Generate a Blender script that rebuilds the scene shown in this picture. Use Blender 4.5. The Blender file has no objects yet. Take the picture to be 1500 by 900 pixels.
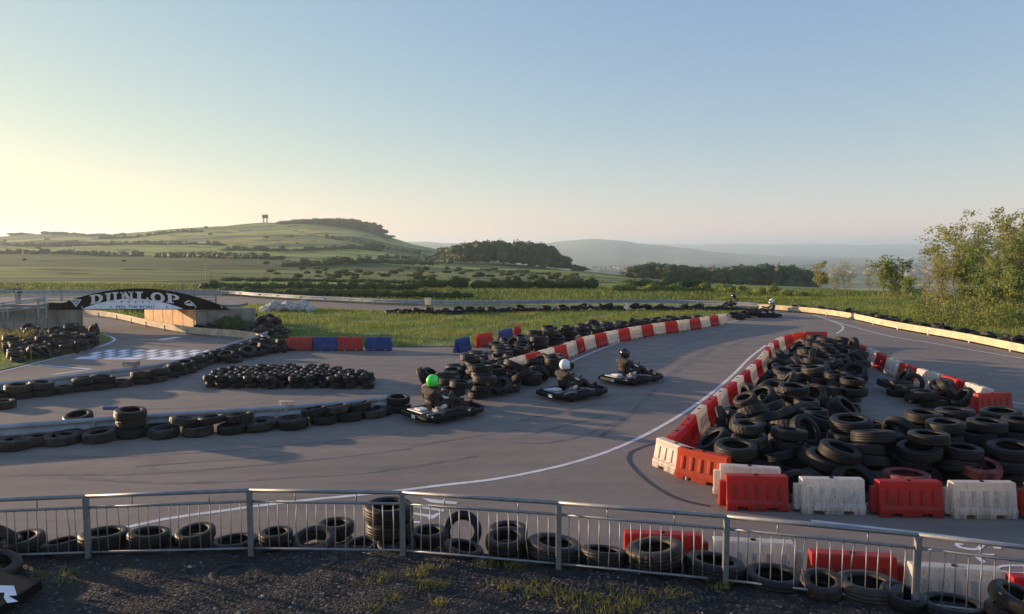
import bpy, bmesh, math, random
import numpy as np
from mathutils import Vector, Matrix, Euler
random.seed(11); rng = np.random.default_rng(11)
C = bpy.context.scene.collection
sc = bpy.context.scene
R = math.radians

# ------------------------------------------------------------------ camera
CAMZ = 4.8; FPX = 1050.0; TH = math.atan(90 / FPX)
cd = bpy.data.cameras.new('camera'); cam = bpy.data.objects.new('camera', cd); C.objects.link(cam)
cam.location = (0, 0, CAMZ); cam.rotation_euler = (math.pi / 2 - TH, 0, 0)
cd.sensor_fit = 'HORIZONTAL'; cd.sensor_width = 36; cd.lens = 36 * FPX / 1500
cd.clip_start = 0.1; cd.clip_end = 30000
sc.camera = cam
# ------------------------------------------------------------------ light
SUN_EL, SUN_AZ = R(8.0), R(-68)
w = bpy.data.worlds.new('World'); sc.world = w; w.use_nodes = True
nt = w.node_tree; bg = nt.nodes['Background']
sky = nt.nodes.new('ShaderNodeTexSky'); sky.sky_type = 'NISHITA'; sky.sun_disc = False
sky.sun_elevation = SUN_EL; sky.sun_rotation = SUN_AZ
sky.altitude = 200; sky.air_density = 1.0; sky.dust_density = 0.3; sky.ozone_density = 1.5
# the camera's soft tone response to the sky: a power and a gain on each channel of the sky texture
sep = nt.nodes.new('ShaderNodeSeparateColor'); com = nt.nodes.new('ShaderNodeCombineColor'); nt.links.new(sky.outputs[0], sep.inputs[0])
for k, (g_, k_) in enumerate(((.74, 1.01), (.60, 1.12), (.14, 2.0))):
    a_ = nt.nodes.new('ShaderNodeMath'); a_.operation = 'POWER'; a_.inputs[1].default_value = g_; nt.links.new(sep.outputs[k], a_.inputs[0])
    b_ = nt.nodes.new('ShaderNodeMath'); b_.operation = 'MULTIPLY'; b_.inputs[1].default_value = k_; nt.links.new(a_.outputs[0], b_.inputs[0]); nt.links.new(b_.outputs[0], com.inputs[k])
nt.links.new(com.outputs[0], bg.inputs[0]); bg.inputs[1].default_value = 0.15
sd = bpy.data.lights.new('sun', 'SUN'); so = bpy.data.objects.new('sun', sd); C.objects.link(so)
sd.energy = 5.0; sd.angle = R(0.6); sd.color = (1.0, 0.70, 0.44)
sdir = Vector((math.sin(SUN_AZ) * math.cos(SUN_EL), math.cos(SUN_AZ) * math.cos(SUN_EL), math.sin(SUN_EL)))
so.rotation_euler = sdir.to_track_quat('Z', 'Y').to_euler(); so.location = sdir * 50
sc.view_settings.view_transform = 'Standard'; sc.view_settings.look = 'None'
sc.view_settings.exposure = 0.9; sc.view_settings.gamma = 1; sc.view_settings.use_curve_mapping = False
sc.render.engine = 'CYCLES'; sc.cycles.use_denoising = True
sc.cycles.max_bounces = 8; sc.cycles.volume_bounces = 3; sc.cycles.transparent_max_bounces = 8

# ------------------------------------------------------------------ helpers
ct, st = math.cos(TH), math.sin(TH)
def ray(px, py):
    u = 450 - py
    return Vector((px - 750, FPX * ct + u * st, -FPX * st + u * ct))
def G(px, py, z=0.0):                 # photo pixel -> point on the level z
    d = ray(px, py); k = (z - CAMZ) / d.z
    return Vector((d.x * k, d.y * k, z))
def P(px, py, Y):                     # photo pixel -> point at distance Y
    d = ray(px, py); k = Y / d.y
    return Vector((d.x * k, Y, CAMZ + d.z * k))
def tag(o, label=None, cat=None, group=None, kind=None):
    if label: o['label'] = label
    if cat: o['category'] = cat
    if group: o['group'] = group
    if kind: o['kind'] = kind
    return o
def empty(name, loc, rz=0.0):
    o = bpy.data.objects.new(name, None); C.objects.link(o)
    o.location = loc; o.rotation_euler = (0, 0, rz); o.empty_display_size = .2
    return o
def copy_tree(o, parent=None):
    c = o.copy(); C.objects.link(c)
    if parent is not None: c.parent = parent
    for ch in list(o.children): copy_tree(ch, c)
    return c
def link(name, me, mats, parent=None):
    o = bpy.data.objects.new(name, me); C.objects.link(o)
    for m in (mats if isinstance(mats, (list, tuple)) else [mats]): me.materials.append(m)
    if parent is not None: o.parent = parent
    return o
class MB:
    def __init__(s): s.v = []; s.f = []; s.m = []; s.s = []
    def add(s, vs, fs, mat=0, smooth=False):
        b = len(s.v); s.v += [tuple(p) for p in vs]
        for f in fs: s.f.append(tuple(i + b for i in f)); s.m.append(mat); s.s.append(smooth)
    def box(s, c, d, rot=None, mat=0):
        x, y, z = d[0] / 2, d[1] / 2, d[2] / 2
        M = (Euler(rot).to_matrix() if rot is not None else Matrix.Identity(3))
        vs = [M @ Vector(p) + Vector(c) for p in ((-x,-y,-z),(x,-y,-z),(x,y,-z),(-x,y,-z),(-x,-y,z),(x,-y,z),(x,y,z),(-x,y,z))]
        s.add(vs, [(3,2,1,0),(4,5,6,7),(0,1,5,4),(1,2,6,5),(2,3,7,6),(3,0,4,7)], mat)
    def tube(s, pts, r, n=8, mat=0, cap=True, closed=False):
        pts = [Vector(p) for p in pts]; N = len(pts); rings = []
        rr = r if isinstance(r, (list, tuple)) else [r] * N
        for i, p in enumerate(pts):
            a = pts[(i - 1) % N] if (i or closed) else p; b = pts[(i + 1) % N] if (i < N - 1 or closed) else p
            t = (b - a).normalized() if (b - a).length > 1e-9 else Vector((0, 0, 1))
            up = Vector((0, 0, 1)) if abs(t.z) < .95 else Vector((0, 1, 0))
            q = t.cross(up).normalized(); e = q.cross(t).normalized()
            rings.append([p + (q * math.cos(2 * math.pi * k / n) + e * math.sin(2 * math.pi * k / n)) * rr[i] for k in range(n)])
        vs = [v for g in rings for v in g]; fs = []
        for i in range(N if closed else N - 1):
            j = (i + 1) % N
            for k in range(n): fs.append((i * n + k, i * n + (k + 1) % n, j * n + (k + 1) % n, j * n + k))
        if cap and not closed: fs += [tuple(range(n))[::-1], tuple((N - 1) * n + k for k in range(n))]
        s.add(vs, fs, mat, True)
    def lathe(s, prof, n=24, c=(0, 0, 0), axis='z', mat=0, closed=True):
        vs = []; K = len(prof)
        for i in range(n):
            a = 2 * math.pi * i / n
            for r, z in prof:
                p = (r * math.cos(a), r * math.sin(a), z)
                if axis == 'y': p = (p[0], p[2], p[1])
                if axis == 'x': p = (p[2], p[0], p[1])
                vs.append(Vector(p) + Vector(c))
        fs = []
        for i in range(n):
            j = (i + 1) % n
            for k in range(K if closed else K - 1):
                l = (k + 1) % K; fs.append((i * K + k, j * K + k, j * K + l, i * K + l))
        s.add(vs, fs, mat, True)
    def ball(s, c, r, n=12, m=8, mat=0, rot=None):
        rx, ry, rz = (r, r, r) if not isinstance(r, (tuple, list)) else r
        M = Euler(rot).to_matrix() if rot is not None else Matrix.Identity(3)
        vs = []; fs = []
        for j in range(1, m):
            t = math.pi * j / m
            for i in range(n):
                a = 2 * math.pi * i / n
                vs.append(M @ Vector((rx * math.sin(t) * math.cos(a), ry * math.sin(t) * math.sin(a), rz * math.cos(t))) + Vector(c))
        vs.append(M @ Vector((0, 0, rz)) + Vector(c)); vs.append(M @ Vector((0, 0, -rz)) + Vector(c)); T = len(vs) - 2
        for j in range(m - 2):
            for i in range(n): fs.append((j * n + i, (j + 1) * n + i, (j + 1) * n + (i + 1) % n, j * n + (i + 1) % n))
        for i in range(n):
            fs.append((T, i, (i + 1) % n)); fs.append((T + 1, (m - 2) * n + (i + 1) % n, (m - 2) * n + i))
        s.add(vs, fs, mat, True)
    def prism(s, poly, fn, t0, t1, mat=0):      # poly 2-D, fn(a, b, t) -> point
        n = len(poly); vs = [fn(a, b, t0) for a, b in poly] + [fn(a, b, t1) for a, b in poly]
        s.add(vs, [tuple(range(n))[::-1], tuple(range(n, 2 * n))] + [(i, (i + 1) % n, n + (i + 1) % n, n + i) for i in range(n)], mat)
    def mesh(s, name):
        me = bpy.data.meshes.new(name); me.from_pydata(s.v, [], s.f)
        me.polygons.foreach_set('material_index', s.m); me.polygons.foreach_set('use_smooth', s.s)
        bm = bmesh.new(); bm.from_mesh(me); bmesh.ops.recalc_face_normals(bm, faces=bm.faces); bm.to_mesh(me); bm.free()
        me.update(); return me
    def build(s, name, mats, parent=None, bevel=0, seg=2):
        o = link(name, s.mesh(name), mats, parent)
        if bevel:
            b = o.modifiers.new('bevel', 'BEVEL'); b.width = bevel; b.segments = seg; b.limit_method = 'ANGLE'; b.angle_limit = R(35)
        return o
def np_mesh(name, V, F, smooth=False, mi=None):
    V = np.asarray(V, dtype=np.float32).reshape(-1, 3); F = np.asarray(F, dtype=np.int32); k = F.shape[1]
    me = bpy.data.meshes.new(name)
    me.vertices.add(len(V)); me.vertices.foreach_set('co', V.ravel())
    me.loops.add(F.size); me.loops.foreach_set('vertex_index', F.ravel())
    me.polygons.add(len(F)); me.polygons.foreach_set('loop_start', np.arange(0, F.size, k, dtype=np.int32))
    if mi is not None: me.polygons.foreach_set('material_index', np.asarray(mi, dtype=np.int32))
    me.polygons.foreach_set('use_smooth', np.full(len(F), smooth))
    me.update(calc_edges=True); me.validate(); return me

# ------------------------------------------------------------------ materials
class NT:
    def __init__(s, name):
        s.m = bpy.data.materials.new(name); s.m.use_nodes = True; s.t = s.m.node_tree; s.b = s.t.nodes['Principled BSDF']
    def n(s, typ, **k):
        o = s.t.nodes.new(typ)
        for a, v in k.items():
            if a in o.inputs: o.inputs[a].default_value = v
            else: setattr(o, a, v)
        return o
    def l(s, a, b): s.t.links.new(a, b)
    def coord(s, scale=(1, 1, 1), world=False):
        if world: c = s.n('ShaderNodeNewGeometry').outputs['Position']
        else: c = s.n('ShaderNodeTexCoord').outputs['Object']
        mp = s.n('ShaderNodeMapping'); mp.inputs['Scale'].default_value = scale; s.l(c, mp.inputs[0]); return mp.outputs[0]
    def noise(s, vec, scale, detail=4, rough=.55):
        o = s.n('ShaderNodeTexNoise'); o.inputs['Scale'].default_value = scale; o.inputs['Detail'].default_value = detail
        o.inputs['Roughness'].default_value = rough; s.l(vec, o.inputs['Vector']); return o.outputs[0]
    def ramp(s, fac, stops):
        o = s.n('ShaderNodeValToRGB'); e = o.color_ramp.elements
        while len(e) < len(stops): e.new(.5)
        for i, (p, c) in enumerate(stops):
            e[i].position = p; e[i].color = (c[0], c[1], c[2], 1) if isinstance(c, tuple) else (c, c, c, 1)
        s.l(fac, o.inputs[0]); return o.outputs[0]
    def mix(s, fac, a, b, mode='MIX'):
        o = s.n('ShaderNodeMix'); o.data_type = 'RGBA'; o.blend_type = mode
        for sock, v in ((o.inputs[0], fac), (o.inputs[6], a), (o.inputs[7], b)):
            if hasattr(v, 'node'): s.l(v, sock)
            elif isinstance(v, (int, float)): sock.default_value = v
            else: sock.default_value = (v[0], v[1], v[2], 1)
        return o.outputs[2]
    def bump(s, h, strength=.3, dist=.01):
        o = s.n('ShaderNodeBump'); o.inputs['Strength'].default_value = strength; o.inputs['Distance'].default_value = dist
        s.l(h, o.inputs['Height']); s.l(o.outputs[0], s.b.inputs['Normal'])
    def base(s, c):
        if hasattr(c, 'node'): s.l(c, s.b.inputs['Base Color'])
        else: s.b.inputs['Base Color'].default_value = (c[0], c[1], c[2], 1)
    def rough(s, r):
        if hasattr(r, 'node'): s.l(r, s.b.inputs['Roughness'])
        else: s.b.inputs['Roughness'].default_value = r
def plain(name, c, rough=.6, metal=0, var=.25, scale=6, bump=0, spec=.5):
    t = NT(name); v = t.coord(); f = t.noise(v, scale, 5)
    t.base(t.mix(t.ramp(f, [(.35, 0.0), (.68, 1.0)]), tuple(x * (1 - var) for x in c), tuple(min(1, x * (1 + var)) for x in c)))
    t.rough(rough); t.b.inputs['Metallic'].default_value = metal; t.b.inputs['Specular IOR Level'].default_value = spec
    if bump: t.bump(t.noise(v, scale * 8, 3), bump, .01)
    return t.m
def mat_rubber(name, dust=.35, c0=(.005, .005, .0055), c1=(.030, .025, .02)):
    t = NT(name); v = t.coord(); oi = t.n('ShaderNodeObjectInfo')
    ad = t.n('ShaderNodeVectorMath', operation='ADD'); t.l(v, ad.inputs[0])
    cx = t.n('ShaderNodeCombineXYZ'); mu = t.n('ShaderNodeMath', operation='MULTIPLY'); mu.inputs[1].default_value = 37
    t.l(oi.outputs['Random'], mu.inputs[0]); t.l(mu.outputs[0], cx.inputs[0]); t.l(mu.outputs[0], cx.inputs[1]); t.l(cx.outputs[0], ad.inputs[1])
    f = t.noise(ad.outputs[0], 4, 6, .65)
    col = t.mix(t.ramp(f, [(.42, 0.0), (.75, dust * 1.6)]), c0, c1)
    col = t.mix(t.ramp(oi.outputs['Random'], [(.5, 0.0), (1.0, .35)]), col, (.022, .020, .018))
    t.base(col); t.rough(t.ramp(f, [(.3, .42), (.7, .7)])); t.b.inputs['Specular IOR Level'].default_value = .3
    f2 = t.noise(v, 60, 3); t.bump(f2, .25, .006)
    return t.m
def mat_barrier(name, c, fade):
    t = NT(name); v = t.coord(); oi = t.n('ShaderNodeObjectInfo')
    ad = t.n('ShaderNodeVectorMath', operation='ADD'); t.l(v, ad.inputs[0]); t.l(oi.outputs['Location'], ad.inputs[1])
    f = t.noise(ad.outputs[0], 3, 6, .6)
    streak = t.n('ShaderNodeMapping'); streak.inputs['Scale'].default_value = (9, 9, 1.2); t.l(ad.outputs[0], streak.inputs[0])
    f2 = t.noise(streak.outputs[0], 2.2, 5, .7)
    col = t.mix(t.ramp(oi.outputs['Random'], [(.2, 0.1), (1.0, .7)]), c, fade)
    col = t.mix(t.ramp(f, [(.45, 0.0), (.75, .4)]), col, fade)
    sep = t.n('ShaderNodeSeparateXYZ'); t.l(v, sep.inputs[0])
    dirt = t.mix(t.ramp(sep.outputs[2], [(.0, 1.0), (.45, 0.3)]), (0, 0, 0), t.ramp(f2, [(.42, 0.0), (.7, .75)]))
    col = t.mix(dirt, col, (.10, .085, .07))
    scuff = t.ramp(t.noise(streak.outputs[0], 5, 4, .8), [(.58, 0.0), (.64, .6)])
    col = t.mix(scuff, col, (.05, .045, .04))
    t.base(col); t.rough(.45)
    t.b.inputs['Subsurface Weight'].default_value = 0.0
    tr = t.n('ShaderNodeBsdfTranslucent'); t.l(col, tr.inputs[0])
    mx = t.n('ShaderNodeMixShader'); mx.inputs[0].default_value = .5
    t.l(t.b.outputs[0], mx.inputs[1]); t.l(tr.outputs[0], mx.inputs[2])
    t.l(mx.outputs[0], t.t.nodes['Material Output'].inputs[0])
    return t.m
def mat_leaf(name, a, b, c=None, scale=.6, transl=.35):
    t = NT(name); v = t.coord(world=True)
    f = t.noise(v, scale, 3); g = t.noise(v, scale * 14, 2)
    col = t.mix(t.ramp(f, [(.35, 0.0), (.65, 1.0)]), a, b)
    if c: col = t.mix(t.ramp(g, [(.5, 0.0), (.7, .8)]), col, c)
    t.base(col); t.rough(.6); t.b.inputs['Specular IOR Level'].default_value = .25
    tr = t.n('ShaderNodeBsdfTranslucent'); t.l(col, tr.inputs[0])
    mx = t.n('ShaderNodeMixShader'); mx.inputs[0].default_value = transl
    t.l(t.b.outputs[0], mx.inputs[1]); t.l(tr.outputs[0], mx.inputs[2]); t.l(mx.outputs[0], t.t.nodes['Material Output'].inputs[0])
    return t.m
def mat_asphalt():
    t = NT('asphalt'); v = t.coord(world=True)
    big = t.noise(v, .16, 5, .6); mid = t.noise(v, 1.3, 5, .6); fine = t.noise(v, 34, 3, .7)
    c = t.mix(t.ramp(big, [(.35, 0.0), (.65, 1.0)]), (.235, .190, .150), (.31, .248, .188))
    c = t.mix(t.ramp(mid, [(.4, 0.0), (.75, .45)]), c, (.15, .135, .122))
    c = t.mix(t.ramp(fine, [(.35, .5), (.62, 0.0)]), c, (.08, .075, .074))
    c = t.mix(t.ramp(fine, [(.62, 0.0), (.75, .45)]), c, (.26, .24, .22))
    # long rubbered-in streaks
    mp = t.n('ShaderNodeMapping'); mp.inputs['Rotation'].default_value = (0, 0, R(-35)); mp.inputs['Scale'].default_value = (.12, 1.5, 1)
    t.l(v, mp.inputs[0]); sk = t.noise(mp.outputs[0], 1.2, 4, .6)
    c = t.mix(t.ramp(sk, [(.46, 0.0), (.68, .55)]), c, (.13, .118, .108))
    blot = t.noise(v, .55, 6, .75); c = t.mix(t.ramp(blot, [(.58, 0.0), (.66, .35)]), c, (.11, .10, .098))
    vo = t.n('ShaderNodeTexVoronoi'); vo.feature = 'DISTANCE_TO_EDGE'; vo.inputs['Scale'].default_value = .11; 
    wv = t.n('ShaderNodeVectorMath', operation='ADD'); nn = t.n('ShaderNodeTexNoise'); nn.inputs['Scale'].default_value = .8; nn.inputs['Detail'].default_value = 4
    t.l(v, nn.inputs['Vector']); t.l(v, wv.inputs[0]); t.l(nn.outputs['Color'], wv.inputs[1]); t.l(wv.outputs[0], vo.inputs['Vector'])
    t.base(c); t.rough(t.ramp(mid, [(.3, .72), (.7, .9)])); t.b.inputs['Specular IOR Level'].default_value = .3
    t.bump(fine, .35, .006); return t.m
def mat_gravel():
    t = NT('gravel'); v = t.coord(world=True)
    vo = t.n('ShaderNodeTexVoronoi'); vo.inputs['Scale'].default_value = 26; t.l(v, vo.inputs['Vector'])
    sp = t.n('ShaderNodeSeparateColor'); t.l(vo.outputs['Color'], sp.inputs[0])
    c = t.ramp(sp.outputs[0], [(0, (.014, .013, .013)), (.6, (.032, .03, .029)), (.93, (.065, .06, .056)), (1, (.24, .22, .21))])  # stone colours darkened to stand in for shade over the bank
    d = t.ramp(vo.outputs['Distance'], [(.2, 0.0), (.6, .5)])
    c = t.mix(d, c, (.02, .018, .016))
    big = t.noise(v, .9, 5); c = t.mix(t.ramp(big, [(.5, 0.0), (.7, .6)]), c, (.055, .05, .03))
    t.base(c); t.rough(.9); t.b.inputs['Specular IOR Level'].default_value = .25
    iv = t.n('ShaderNodeMath', operation='SUBTRACT'); iv.inputs[0].default_value = 1; t.l(vo.outputs['Distance'], iv.inputs[1])
    t.bump(iv.outputs[0], .8, .03); return t.m
def mat_terrain():
    t = NT('pasture'); v = t.coord(world=True)
    # field patchwork, near ground turns to rough grass
    mp = t.n('ShaderNodeMapping'); mp.inputs['Scale'].default_value = (.0038, .0135, 0); mp.inputs['Rotation'].default_value = (0, 0, R(12)); t.l(v, mp.inputs[0])
    wob = t.n('ShaderNodeTexNoise'); wob.inputs['Scale'].default_value = 1.6; t.l(mp.outputs[0], wob.inputs['Vector'])
    wa = t.n('ShaderNodeVectorMath', operation='MULTIPLY_ADD'); wa.inputs[1].default_value = (.35, .35, 0); t.l(wob.outputs['Color'], wa.inputs[0]); t.l(mp.outputs[0], wa.inputs[2])
    vo = t.n('ShaderNodeTexVoronoi'); vo.inputs['Scale'].default_value = 1.0; t.l(wa.outputs[0], vo.inputs['Vector'])
    ve = t.n('ShaderNodeTexVoronoi'); ve.feature = 'DISTANCE_TO_EDGE'; t.l(wa.outputs[0], ve.inputs['Vector'])
    sp = t.n('ShaderNodeSeparateColor'); t.l(vo.outputs['Color'], sp.inputs[0])
    c = t.ramp(sp.outputs[0], [(0, (.045, .085, .022)), (.3, (.09, .14, .03)), (.45, (.34, .38, .07)), (.6, (.06, .10, .03)), (.85, (.15, .19, .05)), (1, (.44, .42, .10))])
    n1 = t.noise(v, .03, 6, .6); c = t.mix(t.ramp(n1, [(.5, 0.0), (.66, .6)]), c, (.055, .075, .028))
    n2 = t.noise(v, .6, 5, .7); c = t.mix(t.ramp(n2, [(.45, 0.0), (.8, .45)]), c, (.04, .055, .02))
    c = t.mix(t.ramp(ve.outputs['Distance'], [(.03, .9), (.055, 0.0)]), c, (.02, .035, .014))
    t.base(c); t.rough(.9); t.b.inputs['Specular IOR Level'].default_value = .15
    t.bump(n2, .8, .3); return t.m
def mat_moor():
    t = NT('moorland'); v = t.coord(world=True)
    vo = t.n('ShaderNodeTexVoronoi'); vo.inputs['Scale'].default_value = .004; t.l(v, vo.inputs['Vector'])
    sp = t.n('ShaderNodeSeparateColor'); t.l(vo.outputs['Color'], sp.inputs[0])
    c = t.ramp(sp.outputs[0], [(0, (.035, .06, .03)), (.5, (.06, .09, .04)), (1, (.11, .13, .05))])
    n1 = t.noise(v, .0025, 6, .65); c = t.mix(t.ramp(n1, [(.45, 0.0), (.6, .8)]), c, (.03, .045, .03))
    t.base(c); t.rough(.95); return t.m
def mat_grassground():
    t = NT('turf'); v = t.coord(world=True)
    n1 = t.noise(v, .25, 5, .6); n2 = t.noise(v, 3.5, 5, .7)
    c = t.mix(t.ramp(n1, [(.38, 0.0), (.66, 1.0)]), (.08, .14, .028), (.18, .22, .045))
    c = t.mix(t.ramp(n2, [(.45, 0.0), (.75, .6)]), c, (.05, .07, .02))
    t.base(c); t.rough(.9); t.bump(n2, .8, .08); return t.m

M = {}
M['rubber'] = mat_rubber('tyre_rubber'); M['rubber_dusty_sunlit'] = mat_rubber('dusty_sunlit_tyre_rubber', .8, (.010, .009, .008), (.07, .055, .042))
M['rubber_red'] = mat_rubber('red_painted_rubber', 1.0, (.10, .02, .018), (.32, .08, .07))
M['bred'] = mat_barrier('red_plastic', (.62, .012, .016), (.55, .09, .06))
M['borange'] = mat_barrier('orange_plastic', (.75, .075, .02), (.7, .14, .05))
M['bwhite'] = mat_barrier('white_plastic', (.84, .80, .74), (.76, .68, .58))
M['bblue'] = mat_barrier('blue_plastic', (.03, .09, .34), (.09, .16, .4))
M['bsalmon'] = mat_barrier('faded_red_plastic', (.56, .05, .04), (.52, .12, .09))
M['asphalt'] = mat_asphalt(); M['gravel'] = mat_gravel(); M['terrain'] = mat_terrain(); M['moor'] = mat_moor(); M['turf'] = mat_grassground()
M['paint'] = plain('road_paint', (.62, .61, .58), .7, 0, .18, 3); M['paint2'] = plain('worn_road_paint', (.70, .70, .70), .75, 0, .25, 2)
M['seam'] = plain('tar_seam', (.03, .028, .028), .6, 0, .3, 3)
M['galv'] = plain('galvanised_steel', (.24, .25, .26), .5, .55, .15, 9); M['galv2'] = plain('weathered_steel', (.36, .38, .40), .55, .6, .2, 3)
M['plank'] = plain('pale_timber', (.52, .42, .27), .8, 0, .22, 2.2, .2)
M['dark'] = plain('black_plastic', (.006, .006, .007), .6, 0, .3, 5, 0, .2); M['grey'] = plain('grey_metal', (.22, .22, .23), .45, .5, .2, 5)
M['alu'] = plain('aluminium_sheet', (.36, .36, .37), .45, .4, .1, 4)
M['suit'] = plain('black_overalls', (.028, .024, .022), .85, 0, .4, 9); M['suitw'] = plain('white_panel_cloth', (.62, .62, .62), .8, 0, .12, 9)
M['glove'] = plain('glove_cloth', (.06, .06, .065), .8, 0, .3, 9)
M['helmgreen'] = plain('lime_helmet_paint', (.09, .85, .09), .25, 0, .04, 3); M['helmwhite'] = plain('white_helmet_paint', (.74, .76, .80), .22, 0, .05, 3); M['helmblack'] = plain('black_helmet_paint', (.02, .02, .022), .15, 0, .2, 3)
M['visor'] = plain('dark_visor', (.01, .012, .016), .08, 0, .1, 3)
M['skin'] = plain('skin_tone', (.45, .27, .19), .6, 0, .06, 9); M['hair'] = plain('dark_hair', (.02, .015, .012), .7, 0, .2, 30)
M['jacket'] = plain('dark_jacket_cloth', (.035, .035, .04), .85, 0, .3, 9); M['trouser'] = plain('khaki_cloth', (.2, .17, .12), .85, 0, .2, 9)
M['concrete'] = plain('concrete_panel', (.24, .215, .19), .85, 0, .3, 1.4, .3); M['osb'] = plain('timber_sheet', (.66, .40, .18), .75, 0, .22, 2.5, .3)
M['stone'] = plain('pale_rubble_stone', (.42, .40, .37), .85, 0, .35, 3, .5); M['signblack'] = plain('black_sign_paint', (.006, .006, .006), .7, 0, .2, 2, 0, .15)
M['signwhite'] = plain('white_sign_paint', (.85, .88, .95), .5, 0, .06, 2); M['signletter'] = plain('cream_lettering_paint', (.74, .70, .66), .5, 0, .06, 2); M['signblue'] = plain('blue_sign_paint', (.07, .10, .28), .5); M['signred'] = plain('dull_red_sign_paint', (.28, .05, .06), .5)
M['grass'] = mat_leaf('grass_blades', (.11, .19, .03), (.24, .28, .05), (.33, .30, .09), .35, .4)
M['verge'] = mat_leaf('verge_grass', (.07, .13, .024), (.15, .19, .04), (.24, .23, .07), .12, .35)
M['straw'] = mat_leaf('dry_weeds', (.22, .19, .05), (.34, .27, .09), (.12, .14, .03), 1.2, .4)
M['weed'] = mat_leaf('green_weeds', (.13, .15, .03), (.22, .21, .05), (.30, .25, .08), 2, .35)
M['leaf'] = mat_leaf('young_leaves', (.20, .23, .06), (.32, .32, .10), (.34, .27, .14), .5, .5)
M['leafg'] = mat_leaf('green_leaves', (.13, .20, .04), (.23, .27, .07), (.28, .26, .09), .5, .5)
M['wood'] = mat_leaf('woodland_leaves', (.045, .075, .028), (.085, .12, .04), (.10, .12, .05), .03, .25)
M['scrub'] = mat_leaf('scrub_leaves', (.07, .10, .03), (.14, .16, .055), (.18, .18, .08), .05, .3)
M['hedge'] = mat_leaf('hedge_leaves', (.035, .07, .016), (.08, .11, .025), (.14, .15, .04), .25, .25)
M['bark'] = plain('grey_bark', (.20, .17, .13), .85, 0, .3, 6); M['twig'] = plain('brown_twigs', (.20, .14, .11), .85, 0, .3, 6)
M['roof'] = plain('roof_tiles', (.14, .08, .06), .8, 0, .3, .1); M['render'] = plain('pale_render', (.26, .23, .20), .8, 0, .2, .1)

# ------------------------------------------------------------------ terrain
YS = [60, 75, 120, 200, 350, 550, 800, 1100, 1800, 3000]
TAB = {  # photo column -> photo row of the ground at each distance
 -1400:[445.6,427,404,392,378,366,358,364,366,368], -400: [445.6,427,402,389,374,362,352,360,364,366],
 0:[445.6,427,403,390,374,360,347,357,362,366], 60:[445.6,427,403,390,374,358,343,355,362,366], 165:[445.6,427,404,391,374,358,343,355,362,366],
 250:[445.6,427,405,391,374,355,336,350,360,366], 330:[445.6,427,406,392,374,352,330,346,358,366], 420:[445.6,427,407,393,374,350,326,345,358,368], 490:[445.6,427,407,394,375,352,325,346,360,370],
 545:[445.6,427,408,395,378,357,333,352,366,376], 580:[445.6,427,408,396,381,366,351,366,378,382], 640:[445.6,427,409,397,384,372,364,380,386,385],
 720:[445.6,427,410,398,388,381,386,398,398,388], 860:[445.6,427,412,403,398,402,412,412,404,388], 930:[445.6,427,414,407,406,412,424,420,404,387],
 1190:[445.6,428,421,420,428,436,440,425,404,388], 1300:[445.6,429,426,428,436,442,440,425,404,388], 1500:[445.6,430,431,436,442,446,440,425,404,388], 2500:[445.6,432,434,440,446,448,440,425,404,388]}
us = sorted(TAB); 
def row_at(u):
    return [float(np.interp(u, us, [TAB[k][i] for k in us])) for i in range(len(YS))]
def zpix(u, py, Y): 
    return P(u, py, Y).z
def terr_grid(u_arr, Y_arr):
    Z = np.zeros((len(Y_arr), len(u_arr)))
    lY = np.log(YS)
    for j, u in enumerate(u_arr):
        r = row_at(u); zs = [zpix(u, p, Y) for p, Y in zip(r, YS)]; zs[0] = 0
        Z[:, j] = np.interp(np.log(np.maximum(Y_arr, 60)), lY, zs)
    k = np.exp(-np.linspace(-2, 2, 9) ** 2); k /= k.sum()
    for j in range(Z.shape[0]): Z[j] = np.convolve(np.pad(Z[j], 4, 'edge'), k, 'valid')
    for i in range(Z.shape[1]): Z[:, i] = np.convolve(np.pad(Z[:, i], 4, 'edge'), k, 'valid')
    return Z
UA = np.arange(-1500, 2600, 14.0)
YA = np.concatenate([np.array([-120, -60, -20, 0, 20, 40]), np.exp(np.linspace(math.log(60), math.log(3200), 130))])
ZA = terr_grid(UA, YA)
UU, YY = np.meshgrid(UA, YA); XX = (UU - 750) / FPX * np.maximum(YY, 60)
bumpn = np.sin(XX * .021 + 1.3) * np.cos(YY * .017) + .6 * np.sin(XX * .051 + YY * .043) + .4 * np.sin(XX * .11 - YY * .07)
ZA = ZA + bumpn * np.clip((YY - 90) / 700, 0, 1) * 1.6
near = YY <= 75
ZA[near] = 0; ZA -= .06
def terr(x, y):
    u = 750 + FPX * x / max(y, 60)
    fi = np.interp(y, YA, np.arange(len(YA))); fj = (u - UA[0]) / 14.0
    i = int(min(fi, len(YA) - 2)); j = int(min(max(fj, 0), len(UA) - 2)); a = fi - i; b = min(max(fj - j, 0), 1)
    return float(ZA[i, j] * (1 - a) * (1 - b) + ZA[i + 1, j] * a * (1 - b) + ZA[i, j + 1] * (1 - a) * b + ZA[i + 1, j + 1] * a * b)
def grid_faces(nr, ncol):
    i, j = np.meshgrid(np.arange(nr - 1), np.arange(ncol - 1), indexing='ij'); a = (i * ncol + j).ravel()
    return np.stack([a, a + 1, a + ncol + 1, a + ncol], 1)
o = link('ground', np_mesh('ground', np.stack([XX, YY, ZA], -1).reshape(-1, 3), grid_faces(*XX.shape), True), M['terrain']); tag(o, 'rolling green pasture rising to a low hill behind the track', kind='structure')
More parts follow.
